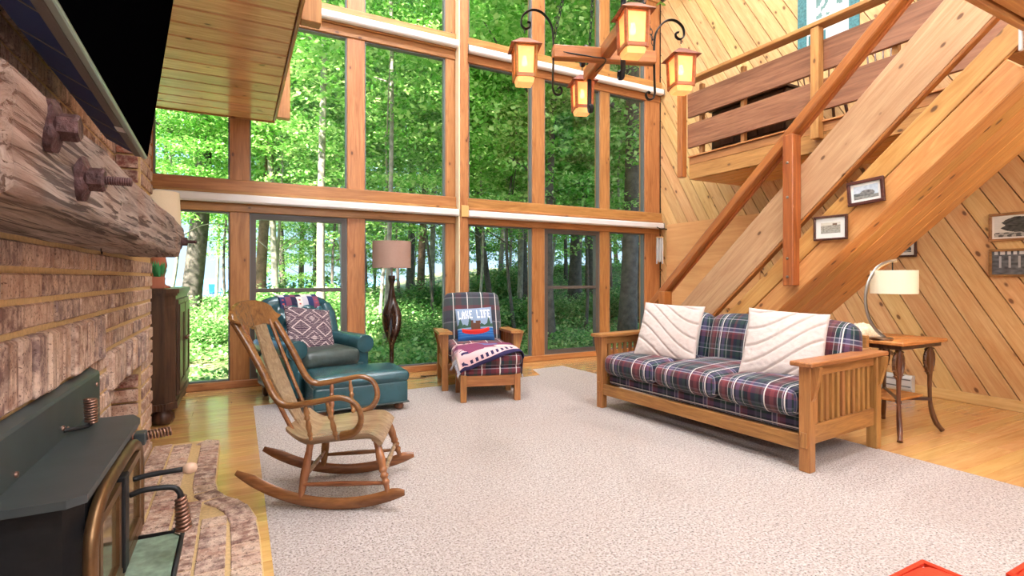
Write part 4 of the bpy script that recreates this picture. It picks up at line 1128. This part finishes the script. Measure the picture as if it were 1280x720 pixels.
cushion(.41, .265, .105, .03, .005).build('base', LEATHER, go, smooth=True, loc=(0, 0, .17))
cushion(.425, .275, .05, .045, .03).build('top_cushion', LEATHER, go, smooth=True, loc=(0, 0, .305))
k = MB(); k.tube([(sx*.412, sy*.268, .075) for sx, sy in ((-1, -1), (1, -1), (1, 1), (-1, 1))], .008, 6, closed=True); k.build('piping', LEATHERB, go)
for sx in (-1, 1):
    for sy in (-1, 1): MB().lathe([(.018, 0), (.038, .012), (.044, .035), (.036, .06), (.02, .07), (0, .07)], 14).build('foot', WALNUT, go, loc=(sx*.34, sy*.21, .001), smooth=40)

# ================================================================ FLOOR LAMP and cord
fl = thing('floor_lamp', 'twisted dark wood floor lamp with beige drum shade before the window', 'lamp', (1.61, 6.06, 0))
k = MB()
def twist(u, v):
    z = .03+1.20*v; w_ = [(.0, .034), (.06, .040), (.14, .022), (.24, .03), (.48, .084), (.60, .080), (.80, .036), (.90, .026), (.97, .042), (1.0, .040)]
    for (a, ra), (b, rb_) in zip(w_, w_[1:]):
        if a <= v <= b: t = (v-a)/(b-a); t = t*t*(3-2*t); r = ra+(rb_-ra)*t; break
    A = 2*math.pi*u; tw = 4.2*v; ec = .5*math.sin(math.pi*max(0, min(1, (v-.1)/.82)))
    rr = r*(1+ec*math.cos(2*A)); return (rr*math.cos(A+tw), rr*math.sin(A+tw), z)
k.surf(twist, 28, 60); k.build('twisted_pole', DARKLAMP, fl, smooth=60)
MB().lathe([(0, 0), (.13, 0), (.135, .012), (.12, .028), (.04, .034), (0, .034)], 24).build('base', DARKLAMP, fl, smooth=40)
MB().lathe([(.012, 1.22), (.012, 1.40), (0, 1.40)], 10).build('stem', STEEL, fl)
k = MB(); k.lathe([(.222, 1.32), (.222, 1.63), (.218, 1.63), (.218, 1.32)], 44, cap=False); k.build('lamp_shade', LINEN, fl, smooth=50)
tag(MB().tube(bez([(1.70, 6.05, .006), (1.9, 5.95, .006), (2.02, 6.0, .006), (1.97, 6.08, .006), (2.12, 6.03, .006), (2.4, 6.2, .006), (2.5, 6.34, .006)], 6), .004, 6).build('lamp_cord', BLACKM, smooth=True), 'thin dark lamp cord lying on the bare floor by the window', 'cord')

# ================================================================ ROCKING CHAIR
rc = thing('rocking_chair', 'brown wooden rocking chair with bentwood arms and broad back splat', 'chair', (.462, 3.048, 0), R(-22))
RR = .86
def rk(x): return RR-math.sqrt(RR*RR-(x-.09)**2)
def ry(x, sy): return sy*(.238+.05*x/.45)
for sy in (-1, 1):
    xs = [-.43+.87*i/30 for i in range(31)]
    k = MB(); rr = [.031*(.35+.65*max(0, min(1, min((x+.45)/.10, (.455-x)/.06)))) for x in xs]
    k.tube([(x, ry(x, sy), rk(x)+r_+.001) for x, r_ in zip(xs, rr)], rr, 10, asp=(1.0, .5), up=(0, 0, 1)); k.build('rocker', MAPLE, rc, smooth=50)
def turned(p0, p1, r0, r1, rings=(), m=MAPLEZ, name='leg', n=24):
    P0, P1 = Vector(p0), Vector(p1); pts = []; rr = []
    for i in range(n*2+1):
        t = i/(n*2); r = r0+(r1-r0)*t
        for c, w_, h in rings: r += h*max(0, 1-abs(t-c)/w_)**.7
        pts.append(P0+(P1-P0)*t); rr.append(r)
    return MB().tube(pts, rr, 12).build(name, m, rc, smooth=50)
for sy in (-1, 1):
    turned((.355, ry(.355, sy), rk(.355)+.045), (.285, sy*.205, .35), .013, .020, [(.20, .05, .007), (.32, .04, .008), (.42, .04, .007), (.62, .2, .006)])
    turned((-.095, ry(-.095, sy), rk(-.095)+.045), (-.06, sy*.18, .325), .015, .018, [(.45, .4, .007)])
    turned((-.09, sy*.226, .13), (.335, sy*.262, .135), .008, .008, [(.5, .5, .006)], MAPLE, 'stretcher')
turned((.33, -.245, .18), (.33, .245, .18), .008, .008, [(.2, .1, .006), (.5, .25, .007), (.8, .1, .006)], SEATW, 'stretcher')
turned((-.08, -.215, .16), (-.08, .215, .16), .008, .008, [(.5, .4, .006)], SEATW, 'stretcher')
# seat: rolled over at the front, swept up at the back
def seat(u, v, s_):
    x = -.175+.50*u; y = (v-.5)*(.43+.07*u); e = abs(2*v-1)
    z = .375-.022*math.sin(math.pi*u)*(1-e*e)+.012*u-.055*max(0, .5-abs(u-.22))*(1-abs(u-.22)*2)*.8
    if u < .22: z += .050*((.22-u)/.22)**2
    if u > .80: t = (u-.80)/.2; z -= .055*t**2.2
    z += .006*e**3
    th_ = .038*(1-.5*max(0, e-.85)/.15)
    return (x-.02*(1-s_)*(1 if u > .9 else 0), y*(1 if s_ else .97), z if s_ else z-th_)
k = MB(); k.surf(lambda u, v: seat(u, v, 1), 36, 24); k.surf(lambda u, v: seat(u, v, 0), 36, 24)
n1 = 37*25
for i in range(36):
    for j0 in (0, 24): a = j0*37+i; k.f.append((a, a+1, a+1+n1, a+n1)); k.uv.append(None)
for j in range(24):
    for i0 in (0, 36): a = j*37+i0; k.f.append((a, a+37, a+37+n1, a+n1)); k.uv.append(None)
k.build('seat', SEATW, rc, smooth=50)
# bent outer arms running down from the crest into the arm rests
for sy in (-1, 1):
    pts = bez([(-.415, sy*.262, .985), (-.345, sy*.262, .868), (-.27, sy*.265, .726), (-.212, sy*.270, .605), (-.145, sy*.278, .553), (.005, sy*.285, .572), (.115, sy*.286, .588), (.19, sy*.282, .555), (.218, sy*.270, .475), (.185, sy*.25, .405), (.11, sy*.235, .378)], 6)
    k = MB(); k.tube(pts, [.021+.003*math.sin(i*.12) for i in range(len(pts))], 10, asp=(.8, 1.15), up=(0, 0, 1)); k.build('bent_arm', MAPLE, rc, smooth=50)
    for x0, x1 in ((-.045, -.05), (.085, .06)):
        turned((x0, sy*.225, .36), (x1-.01, sy*.283, .565), .009, .009, [(.15, .06, .005), (.35, .15, .006), (.6, .06, .006), (.78, .12, .004)], MAPLEZ, 'arm_spindle')
    pts = bez([(-.150, sy*.150, .37), (-.235, sy*.165, .56), (-.325, sy*.18, .78), (-.395, sy*.195, .955)], 6)
    MB().tube(pts, .013, 10, asp=(.8, 1.2), up=(1, 0, 0)).build('back_post', MAPLE, rc, smooth=50)
k = MB()
def splat(u, v, o):
    z = .37+.57*v; xb = -.145-.235*v-.02*math.sin(math.pi*v); wv = .052+.038*(1-math.cos(2*math.pi*min(1, v*1.05)))/2+.026*v
    return (xb+(.006 if o else -.006), (u-.5)*2*wv, z)
k.surf(lambda u, v: splat(u, v, 0), 8, 24); k.surf(lambda u, v: splat(u, v, 1), 8, 24)
n1 = 9*25
for j in range(24):
    for i0 in (0, 8): a = j*9+i0; k.f.append((a, a+9, a+9+n1, a+n1)); k.uv.append(None)
k.build('splat', SEATW, rc, smooth=50)
k = MB()
def crest(u, v, o):
    s = 2*u-1; y = s*.30; top = 1.075-.060*abs(s)**2.6-(.0 if abs(s) < .9 else .02*(abs(s)-.9)/.1); bot = .915+.024*abs(math.sin(s*math.pi*1.5))+.035*abs(s)**4
    z = bot+(top-bot)*v; xb = -.395-.040*v-.035*(1-s*s)+.02
    return (xb+(.010 if o else -.010), y, z)
k.surf(lambda u, v: crest(u, v, 0), 36, 6); k.surf(lambda u, v: crest(u, v, 1), 36, 6); n1 = 37*7
for i in range(36):
    for j0 in (0, 6): a = j0*37+i; k.f.append((a, a+1, a+1+n1, a+n1)); k.uv.append(None)
for j in range(6):
    for i0 in (0, 36): a = j*37+i0; k.f.append((a, a+37, a+37+n1, a+n1)); k.uv.append(None)
k.build('crest_rail', MAPLE, rc, smooth=50)

# ================================================================ CARPET and small red chair
cp = thing('carpet', 'large pale mauve cut pile carpet covering the middle of the wood floor', 'carpet', (0, 0, 0))
poly = [(.13, -2.6), (3.97, -2.6), (3.97, 5.14), (3.92, 5.90), (3.42, 5.86), (3.30, 5.46), (1.6, 5.43), (.13, 5.40)]
k = MB(); k.prism(poly, -.010, .0008); k.build('pile', CARPET, cp)
def redseat(label, loc, rz, w_, d_):
    t = thing('red_chair', label, 'chair', loc, rz)
    cushion(w_, d_, .10, .05, .02).build('seat_cushion', REDF, t, smooth=True, loc=(0, 0, .40))
    k = MB(); k.tube([(sx*(w_-.012), sy*(d_-.012), .492) for sx, sy in ((-1, -1), (1, -1), (1, 1), (-1, 1))], .009, 6, closed=True); k.build('piping', REDF, t)
    MB().box(-w_+.04, w_-.04, -d_+.04, d_-.04, .12, .31, .02).build('base', REDF, t)
    for sx in (-1, 1):
        for sy in (-1, 1): MB().box(sx*(w_-.08)-.02, sx*(w_-.08)+.02, sy*(d_-.08)-.02, sy*(d_-.08)+.02, .001, .13, .003).build('leg', WALNUT, t)
redseat('bright red upholstered seat with piped edge at the bottom of the picture', (1.245, .39, 0), 0, .27, .275)
redseat('bright red upholstered seat cut off by the lower right corner of the picture', (1.88, .265, 0), 0, .27, .275)

# ================================================================ PICTURES
def picture(label, cx, cy, cz, w_, h_, colfn, fm, face, fw=.02, mat=.02, n=48, group=None, rot=0):
    """face 'x': hangs on a plane facing -x; local x runs along -y (left to right in view)"""
    t = thing('picture_frame', label, 'picture', (cx, cy, cz), 0, group)
    t.matrix_basis = Matrix.Translation((cx, cy, cz)) @ Matrix(((0, 0, -1, 0), (-1, 0, 0, 0), (0, 1, 0, 0), (0, 0, 0, 1))) @ Matrix.Rotation(rot, 4, 'Z')
    k = MB(); a, b = w_/2, h_/2
    k.box(-a, a, b-fw, b, -.004, .02, .003).box(-a, a, -b, -b+fw, -.004, .02, .003).box(-a, -a+fw, -b+fw, b-fw, -.004, .02, .003).box(a-fw, a, -b+fw, b-fw, -.004, .02, .003)
    k.build('frame', fm, t)
    MB().box(-a+fw, a-fw, -b+fw, b-fw, -.003, .004).build('mat_board', MAT, t)
    iw, ih = a-fw-mat, b-fw-mat; k = MB()
    k.surf(lambda u, v: ((2*u-1)*iw, (2*v-1)*ih, .0052), n, n, colfn); k.build('print', PHOTO, t)
    return t
def shade(a, b, t): return tuple(a[i]+(b[i]-a[i])*t for i in range(3))
def ph_station(u, v):
    g = .5+.5*noise.noise(Vector((u*9, v*9, 1)))
    if math.hypot((u-.55), (v-.38)*1.1) < .30 and v > .2: return shade(rgb(70, 70, 70), rgb(150, 145, 140), g)
    if v < .25: return shade(rgb(80, 78, 76), rgb(170, 165, 155), g)
    if v < .45 and u < .4: return shade(rgb(60, 64, 62), rgb(130, 130, 126), g)
    return shade(rgb(176, 186, 196), rgb(214, 220, 226), g)
def ph_street(u, v):
    g = .5+.5*noise.noise(Vector((u*11, v*11, 5)))
    if v < .3: return shade(rgb(120, 116, 108), rgb(186, 180, 168), g)
    if v < .72: return shade(rgb(104, 96, 88), rgb(196, 184, 166), g)
    if abs(u-.72) < .12 and v < .9: return rgb(120, 92, 70)
    return shade(rgb(206, 196, 178), rgb(226, 216, 200), g)
def ph_trees(u, v):
    g = .5+.5*noise.noise(Vector((u*12, v*12, 9)))
    if v > .22 and math.hypot((u-.62)*.9, (v-.58)) < .42+.12*noise.noise(Vector((u*6, v*6, 2))): return shade(rgb(28, 30, 30), rgb(104, 104, 100), g)
    if v < .22: return rgb(92, 92, 90) if g > .5 else rgb(176, 172, 166)
    return shade(rgb(206, 202, 194), rgb(226, 222, 214), g)
def ph_village(u, v):
    g = .5+.5*noise.noise(Vector((u*10, v*10, 13)))
    if v > .86 and (u*9) % 1 > .4: return rgb(214, 214, 214)
    c = shade(rgb(52, 56, 62), rgb(128, 132, 138), g)
    if .3 < v < .8 and (u*6) % 1 > .72: return rgb(176, 178, 182)
    return c
def ph_lake(u, v):
    g = .5+.5*noise.noise(Vector((u*8, v*8, 21)))
    if v > .55 and g*.9 > 1.15-v*.6-(.2 if abs(u-.55) < .35 else 0): return shade(rgb(52, 92, 92), rgb(120, 150, 146), g)
    if v < .3 and u < .45: return rgb(74, 120, 122)
    return shade(rgb(176, 190, 192), rgb(212, 216, 214), g)
picture('small brown framed photograph of a street, lower of two on the stair side', XS-.02, 2.50, 1.61, .27, .20, ph_street, FRAMED, 'x', .016, .04)
picture('small tilted dark framed photograph of an arched building, upper on the stair side', XS-.02, 2.232, 1.865, .265, .19, ph_station, FRAMED, 'x', .024, .02, rot=R(4))
picture('framed photograph of dark trees, upper of two on the right wall', XR-.008, 1.94, 1.665, .44, .255, ph_trees, FRAMEL, 'x', .022, .015)
picture('framed grey village photograph, lower of two on the right wall', XR-.008, 1.94, 1.338, .44, .255, ph_village, FRAMEL, 'x', .022, .0)
picture('small framed picture partly hidden behind the arc lamp and stairs', XR-.008, 2.95, 1.50, .42, .16, ph_trees, FRAMED, 'x', .02, .03)
picture('large teal framed lake print on the upper wall behind the balcony', XR-.008, 3.655, 4.30, .72, .92, ph_lake, TEAL, 'x', .11, .02)

# ================================================================ WIND CHIME, balcony chairs
wc = thing('wind_chime', 'wind chime of pale tubes hanging from a bracket at the window corner', 'wind chime', (6.02, 6.24, 1.95))
MB().tube(bez([(.17, 0, .04), (.10, 0, .05), (.02, 0, .045), (-.06, 0, .07)], 4), .008, 6).build('bracket', BLACKM, wc)
MB().lathe([(0, 0), (.06, 0), (.06, .015), (0, .015)], 16).build('disc', PLYW, wc, loc=(0, 0, -.10)); MB().tube([(0, 0, -.09), (0, 0, .05)], .003, 5).build('cord', BLACKM, wc)
for i in range(6):
    a = i*math.pi/3; MB().tube([(.045*math.cos(a), .045*math.sin(a), -.10), (.045*math.cos(a), .045*math.sin(a), -.46-.03*(i % 3))], .012, 8).build('tube', plain('chime_tube', rgb(226, 228, 232), .25, .6), wc)
MB().tube([(0, 0, -.10), (0, 0, -.62)], .002, 4).build('clapper_cord', BLACKM, wc); MB().lathe([(0, 0), (.03, .0), (.03, .012), (0, .012)], 12).build('clapper', RAILW, wc, loc=(0, 0, -.63))
def spindle_chair(x, y, rz, label):
    t = thing('spindle_chair', label, 'chair', (x, y, 2.766), rz)
    MB().lathe([(.17, .43), (.205, .44), (.205, .455), (.0, .465)], 20).build('seat', WALNUT, t, smooth=40)
    for sx in (-1, 1):
        for sy in (-1, 1): MB().tube([(sx*.19, sy*.19, 0), (sx*.13, sy*.13, .44)], .016, 8).build('leg', WALNUT, t)
    for i in range(7):
        q = -.17+.34*i/6; MB().tube([(q, .17-.25*q*q, .45), (q*1.25, .26-.3*q*q, .86)], .008, 6).build('spindle', WALNUT, t)
    MB().tube(bez([(-.25, .22, .80), (-.15, .25, .88), (0, .27, .90), (.15, .25, .88), (.25, .22, .80)], 4), .016, 8).build('crest_rail', WALNUT, t)
spindle_chair(5.62, 3.36, R(-40), 'dark spindle back chair glimpsed through the gaps of the balcony railing')
bt = thing('sideboard', 'long dark sideboard on the balcony glimpsed between the railing planks', 'sideboard', (5.72, 4.22, 2.766))
MB().box(-.24, .26, -.52, .52, .10, .60, .006).build('body', DARKW, bt); MB().box(-.27, .29, -.55, .55, .60, .635, .006).build('top', DARKW, bt)
for sx in (-.22, .22):
    for sy in (-.48, .44): MB().box(sx-.02, sx+.03, sy, sy+.05, .001, .10).build('leg', DARKW, bt)
for i in range(3):
    d = MB().box(-.256, -.24, -.50+.335*i, -.18+.335*i, .13, .57, .004).build('door', DARKW, bt); MB().lathe([(0, 0), (.012, .004), (.012, .016), (0, .02)], 8, M=Matrix.Rotation(R(-90), 4, 'Y')).build('knob', BRASS, d, loc=(-.256, -.34+.335*i, .36))
spindle_chair(5.60, 2.72, R(-70), 'second dark spindle back chair on the balcony beside the stair guard')
# ================================================================ OUTDOORS
def sstep(a, b, x):
    t = max(0, min(1, (x-a)/(b-a))); return t*t*(3-2*t)
def ground_z(x, y):
    h = -.16+1.5*sstep(2, 26, x)*sstep(9, 28, y)+.9*sstep(2, 14, x-.15*y)*sstep(8, 16, y)
    return h-2.2*sstep(44, 62, y-.4*x)+.08*noise.noise(Vector((x*.35, y*.35, 0)))*sstep(7, 9, y)
k = MB(); k.surf(lambda u, v: (-40+140*u, 6.6+70*v*v+4*v, ground_z(-40+140*u, 6.6+70*v*v+4*v)), 110, 70)
gm, t_, b_, o_ = nm('forest_floor'); g_ = G(t_); c_, r_ = objcoord(g_, False)
nz = g_.noise(c_, 1.4, 6); t_.links.new(g_.ramp(nz, [(.35, rgb(82, 92, 54)), (.5, rgb(112, 120, 72)), (.65, rgb(160, 142, 116))]), b_.inputs['Base Color']); b_.inputs['Roughness'].default_value = 1
st(k.build('ground', gm, smooth=True))
lm, t_, b_, o_ = nm('lake_water'); b_.inputs['Base Color'].default_value = rgb(120, 178, 210); b_.inputs['Roughness'].default_value = .25
st(MB().box(-900, 700, 40, 1500, -1.2, -1.0).build('lake', lm))
st(MB().box(XL-.2, XR+.3, YW+.14, YW+.5, -.3, -.02).build('path', plain('patio_grey', rgb(150, 146, 142), .9, noise_amt=.2)))

def leaf_mesh(name, n, place, size, m, seed, droop=.5):
    """n single leaves, each a bent four-cornered blade; place(rng) -> (n, 3) centres"""
    rng = np.random.default_rng(seed); c = place(rng, n); n = len(c)
    L = size*rng.uniform(.6, 1.25, n)[:, None]; Wd = L*.36
    az = rng.uniform(0, 2*np.pi, n); el = rng.normal(-.25, .45, n)
    d = np.stack([np.cos(az)*np.cos(el), np.sin(az)*np.cos(el), np.sin(el)], 1)
    up = np.stack([rng.normal(0, .4, n), rng.normal(0, .4, n), np.ones(n)], 1); s = np.cross(d, up); s /= np.linalg.norm(s, axis=1)[:, None]
    a = c-d*L*.5; e = c+d*L*.5; m1 = c+s*Wd-d*L*.05; m2 = c-s*Wd-d*L*.05
    v = np.stack([a, m1, e, m2], 1).reshape(-1, 3)
    me = bpy.data.meshes.new(name); me.vertices.add(4*n); me.vertices.foreach_set('co', v.astype(np.float32).ravel())
    me.loops.add(4*n); me.loops.foreach_set('vertex_index', np.arange(4*n, dtype=np.int32))
    me.polygons.add(n); me.polygons.foreach_set('loop_start', np.arange(0, 4*n, 4, dtype=np.int32))
    at = me.attributes.new('tone', 'FLOAT', 'FACE')
    tn = np.clip(rng.normal(.42, .24, n), 0, .74); at.data.foreach_set('value', tn.astype(np.float32))
    me.update(calc_edges=True); me.validate(); me.materials.append(m); return me
def sprays(rx, rz, ns, spread=.8, thick=.10):
    """leaves grouped in drooping, nearly level sprays through an ellipsoid of half sizes rx, rz"""
    def f(rng, n):
        q = rng.normal(size=(ns, 3)); q /= np.linalg.norm(q, axis=1)[:, None]; q *= rng.uniform(.12, 1, ns)[:, None]**.5
        c = q*np.array([rx, rx, rz]); i = rng.integers(0, ns, n); r = spread*np.sqrt(rng.uniform(0, 1, n)); a = rng.uniform(0, 2*np.pi, n)
        tl = rng.normal(0, .13, (ns, 2)); x = r*np.cos(a); y = r*np.sin(a)
        z = rng.normal(0, thick, n)-.18*(r/spread)**2+x*tl[i, 0]+y*tl[i, 1]
        return c[i]+np.stack([x, y, z], 1)
    return f
crowns = [leaf_mesh('crown', 15000, sprays(3.0, 3.9, 85, 1.05, .05), .125, LEAF, 11+i) for i in range(3)]
sparse = leaf_mesh('crown', 6500, sprays(2.4, 2.6, 70, .7), .12, LEAF, 31)
bush = [leaf_mesh('shrub', 7000, sprays(.95, .62, 80, .36, .10), .085, LEAFG, 41+i) for i in range(2)]
def pos(u, t):
    a = (u-640)/645; S_, C_ = math.sin(R(28)), math.cos(R(28)); return (t*(S_+a*C_), t*(C_-a*S_))
bark = {}
def tree(u, t, w_, m, label, lean=0, h=10, crown=None, cz=None, group=None, fork=False, sc=1.0):
    """u: bearing seen from the room's middle, t: distance from there"""
    x, y = pos(u, t); z = ground_z(x, y); o = thing('tree', label, 'tree', (x, y, z), random.uniform(0, 6.28) if not lean else 0, group)
    pts = []; rr = []
    for i in range(9):
        f = i/8; pts.append((lean*h*f+.12*math.sin(f*5+u), .10*math.cos(f*4+u), -.15+h*f)); rr.append(w_/2*(1-.5*f)*(1.25 if i == 0 else 1))
    k = MB(); k.tube(bez(pts, 2), [rr[min(8, int(i/2))]*(1) if i % 2 == 0 else (rr[min(8, i//2)]+rr[min(8, i//2+1)])/2 for i in range(17)], 10); k.build('trunk', m, o, smooth=True)
    rq = random.Random(int(u*7+t))
    for i in range(3 if not fork else 4):
        f = rq.uniform(.3, .7); a = rq.uniform(0, 6.28); p = Vector((lean*h*f, 0, h*f)); L = rq.uniform(1.2, 2.6)
        MB().tube(bez([p, p+Vector((math.cos(a)*L*.5, math.sin(a)*L*.5, .45)), p+Vector((math.cos(a)*L, math.sin(a)*L, .5+rq.uniform(0, .7)))], 4), [w_*.18*(1-.08*j) for j in range(9)], 6).build('branch', m, o, smooth=True)
    if crown is not None:
        c = link('crown', crown, None, o); c.location = (lean*h*.7, 0, (cz if cz is not None else h*.62)-z); c.rotation_euler = (0, 0, rq.uniform(0, 6.28)); c.scale = (sc, sc, sc)
    return o
T = tree
T(238, 13, .50, TRUNKD, 'thick dark mottled tree against the pale lake in the leftmost lower window', .035, 9, sparse, 6.6)
T(331, 14, .30, TRUNKB, 'brown trunk at the left of the hung window behind the rocking chair', .01, 9, crowns[0], 7.4)
T(344, 13, .17, TRUNKL, 'pale slender trunk beside the brown one behind the rocking chair', .0, 11, crowns[1], 8.4)
T(407, 10.5, .17, TRUNKL, 'pale flaking trunk at the right of the hung window behind the armchair', .0, 12, crowns[2], 8.6)
T(379, 27, .30, TRUNKD, 'distant thin trunk between the pale trunks of the left hung window', 0, 11, crowns[0], 8.8)
T(391, 28, .34, TRUNKD, 'distant leaning trunk in the left hung window', .03, 11, crowns[1], 9.2)
T(484, 10, .10, TRUNKL, 'thin birch pole above the floor lamp shade', 0, 13, crowns[1], 7.8)
T(512, 19, .30, TRUNKD, 'dark straight trunk right of the floor lamp shade', 0, 11, crowns[2], 8.8)
T(529, 22, .34, TRUNKB, 'brownish trunk near the right edge of the floor lamp window', 0, 12, crowns[0], 9.6)
T(612, 16, .20, TRUNKD, 'curved dark sapling above the morris chair back', -.06, 7, sparse, 6.4)
T(627, 20, .20, TRUNKL, 'pale slim trunk left of the large trunk above the morris chair', .04, 11, crowns[1], 8.8)
T(648, 15, .17, TRUNKL, 'straight pale trunk rising right of the morris chair', 0, 11, crowns[2], 8.2)
T(658, 18, .36, TRUNKD, 'large grey trunk at the right of the window beside the center post', -.02, 12, crowns[0], 8.9)
T(692, 11, .18, TRUNKD, 'near slim dark trunk at the left of the right hung window', 0, 9, crowns[1], 6.9)
T(722, 17, .44, TRUNKD, 'broad grey trunk in the middle of the right hung window', 0, 12, crowns[2], 8.9)
T(742, 19, .44, TRUNKD, 'broad grey trunk at the right of the right hung window', 0, 12, crowns[0], 9.4)
T(786, 11, .38, TRUNKD, 'thick grey trunk in the narrow window by the wind chime', 0, 11, crowns[1], 7.6)
T(799, 14, .26, TRUNKB, 'thinner brown trunk by the wind chime window edge', 0, 11, crowns[2], 8.2)
WINS = [(0, 250, 'beyond the left half of the leftmost window'), (250, 300, 'beyond the right half of the leftmost window'), (300, 340, 'beyond the second window left side'), (340, 385, 'beyond the middle of the second window'), (385, 445, 'beyond the second window right side'),
        (445, 478, 'beyond the window left of the floor lamp'), (478, 515, 'beyond the window behind the floor lamp'), (515, 565, 'beyond the window right of the floor lamp'), (565, 605, 'beyond the glass by the center post'), (605, 635, 'beyond the middle of the fourth window'), (635, 672, 'beyond the right part of the fourth window'),
        (672, 697, 'beyond the left edge of the fifth window'), (697, 727, 'beyond the middle of the fifth window'), (727, 757, 'beyond the right edge of the fifth window'), (757, 786, 'beyond the left half of the rightmost window'), (786, 900, 'beyond the right half of the rightmost window')]
seen_labels = {}
def where(text, u):
    """a label that names the part of the glazing through which the plant is seen"""
    for a, b, nme in WINS:
        if a <= u < b: l = text.replace(' in the forest', '')+' '+nme; break
    n = seen_labels.get(l, 0); seen_labels[l] = n+1
    return l if not n else l.replace('beyond', ('farther off beyond', 'farthest beyond')[n-1] if n < 3 else 'again beyond')
rt = random.Random(9)
for i, (u, t) in enumerate([(205, 22), (270, 25), (300, 20), (355, 22), (430, 21), (455, 19), (500, 24), (545, 17), (575, 22), (600, 26), (640, 25), (675, 23), (705, 24), (735, 26), (765, 20), (790, 22), (815, 18), (470, 36), (600, 37), (690, 36), (770, 36)]):
    bi = i % 3; T(u, t, rt.uniform(.14, .30), (TRUNKD, TRUNKL, TRUNKB)[bi], where(('dark', 'pale', 'brown')[bi]+' barked leafy tree '+('deep' if t > 23 else 'standing')+' in the forest', u), rt.uniform(-.02, .02), rt.uniform(10, 13), crowns[i % 3], rt.uniform(7.6, 9.8) if t < 28 else rt.uniform(5, 9), 'forest trees beyond the windows', sc=1.0 if t < 28 else 1.5)
# lower leafy growth between the trunks, and higher crowns that fill the upper windows
for i, (u, t, cz, sc) in enumerate([(215, 12, 4.4, .62), (285, 16, 5.6, .9), (350, 13, 5.2, .8), (420, 14, 5.3, .85), (480, 12, 4.9, .75), (535, 14, 5.2, .85), (600, 13, 5.0, .8), (640, 12, 5.0, .75), (690, 14, 5.2, .9), (730, 13, 5.0, .85), (780, 12, 5.0, .8), (810, 14, 5.2, .9), (520, 27, 4.2, .9), (600, 30, 4.2, 1.0), (470, 29, 4.2, .9), (660, 30, 4.5, 1.0), (720, 31, 4.6, 1.0), (780, 28, 4.5, 1.0), (330, 24, 3.4, .8), (390, 22, 3.2, .7), (430, 25, 3.2, .8)]):
    T(u, t, .09, (TRUNKL, TRUNKD)[i % 2], where('young '+('distant' if t > 20 else 'near')+' light green leafy tree', u), 0, cz, crowns[i % 3], cz, 'young understory trees beyond the windows', sc=sc)
for i, (u, t, s_) in enumerate([(322, 12.5, 1.15), (352, 11.5, 1.1), (385, 12, 1.15), (418, 12.8, 1.2), (338, 15.5, 1.4), (400, 16, 1.45), (434, 14, 1.2), (258, 9.8, .75), (282, 11, .8), (248, 14, .9), (208, 11, 1.0), (465, 17, 1.3), (548, 17, 1.3), (610, 19, 1.4), (655, 20, 1.4), (470, 10.5, .8), (545, 10, .7), (505, 13, .9), (590, 12, .9), (645, 13, .9), (700, 14, .8), (740, 15, .8), (790, 15, .9)]):
    x, y = pos(u, t); o = link('shrub', bush[i % 2], None); o.location = (x, y, ground_z(x, y)+.38*s_); o.rotation_euler = (0, 0, i*1.7); o.scale = (s_, s_, s_)
    tag(o, where(('large' if s_ > 1.25 else 'low')+' bushy green shrub', u), 'shrub', 'shrubs outside the windows')
def carpet_leaves(rng, n):
    a = rng.uniform(150, 860, n); t = 6.2+24*rng.uniform(0, 1, n)**1.5
    aa = (a-640)/645; x = t*(math.sin(R(28))+aa*math.cos(R(28))); y = t*(math.cos(R(28))-aa*math.sin(R(28)))
    keep = (y > 7.0) & ~((x < 1.0) & (y < 9.5) & (x > -.9) & (rng.uniform(0, 1, n) < .8))
    x, y = x[keep], y[keep]; z = np.array([ground_z(float(p), float(q)) for p, q in zip(x, y)])
    cl = np.sin(x*2.1+np.sin(y*1.7)*2)*np.cos(y*1.9+x*.6)
    return np.stack([x, y, z+rng.uniform(.02, .34, len(x))*(.55+.45*cl)+.03], 1)
gl = leaf_mesh('undergrowth', 72000, carpet_leaves, .09, LEAFG, 77)
tag(link('undergrowth', gl), 'dense leafy ground cover on the forest floor outside', 'undergrowth', kind='stuff')
bc = thing('beach_chair', 'tiny blue beach chair by the lake seen through the leftmost window', 'chair', (*pos(269, 38), 0), R(20))
bc.location.z = ground_z(bc.location.x, bc.location.y)
BLUEC = plain('blue_chair', rgb(40, 110, 200), .5)
MB().box(-.28, .28, -.3, .3, .30, .36).build('seat', BLUEC, bc); MB().box(-.28, .28, .26, .32, .30, 1.0, 0, Matrix.Rotation(R(-12), 4, 'X')).build('backrest', BLUEC, bc)
for sx in (-.26, .24):
    for y in (-.28, .26): MB().box(sx, sx+.04, y, y+.04, 0, .32).build('leg', BLUEC, bc)
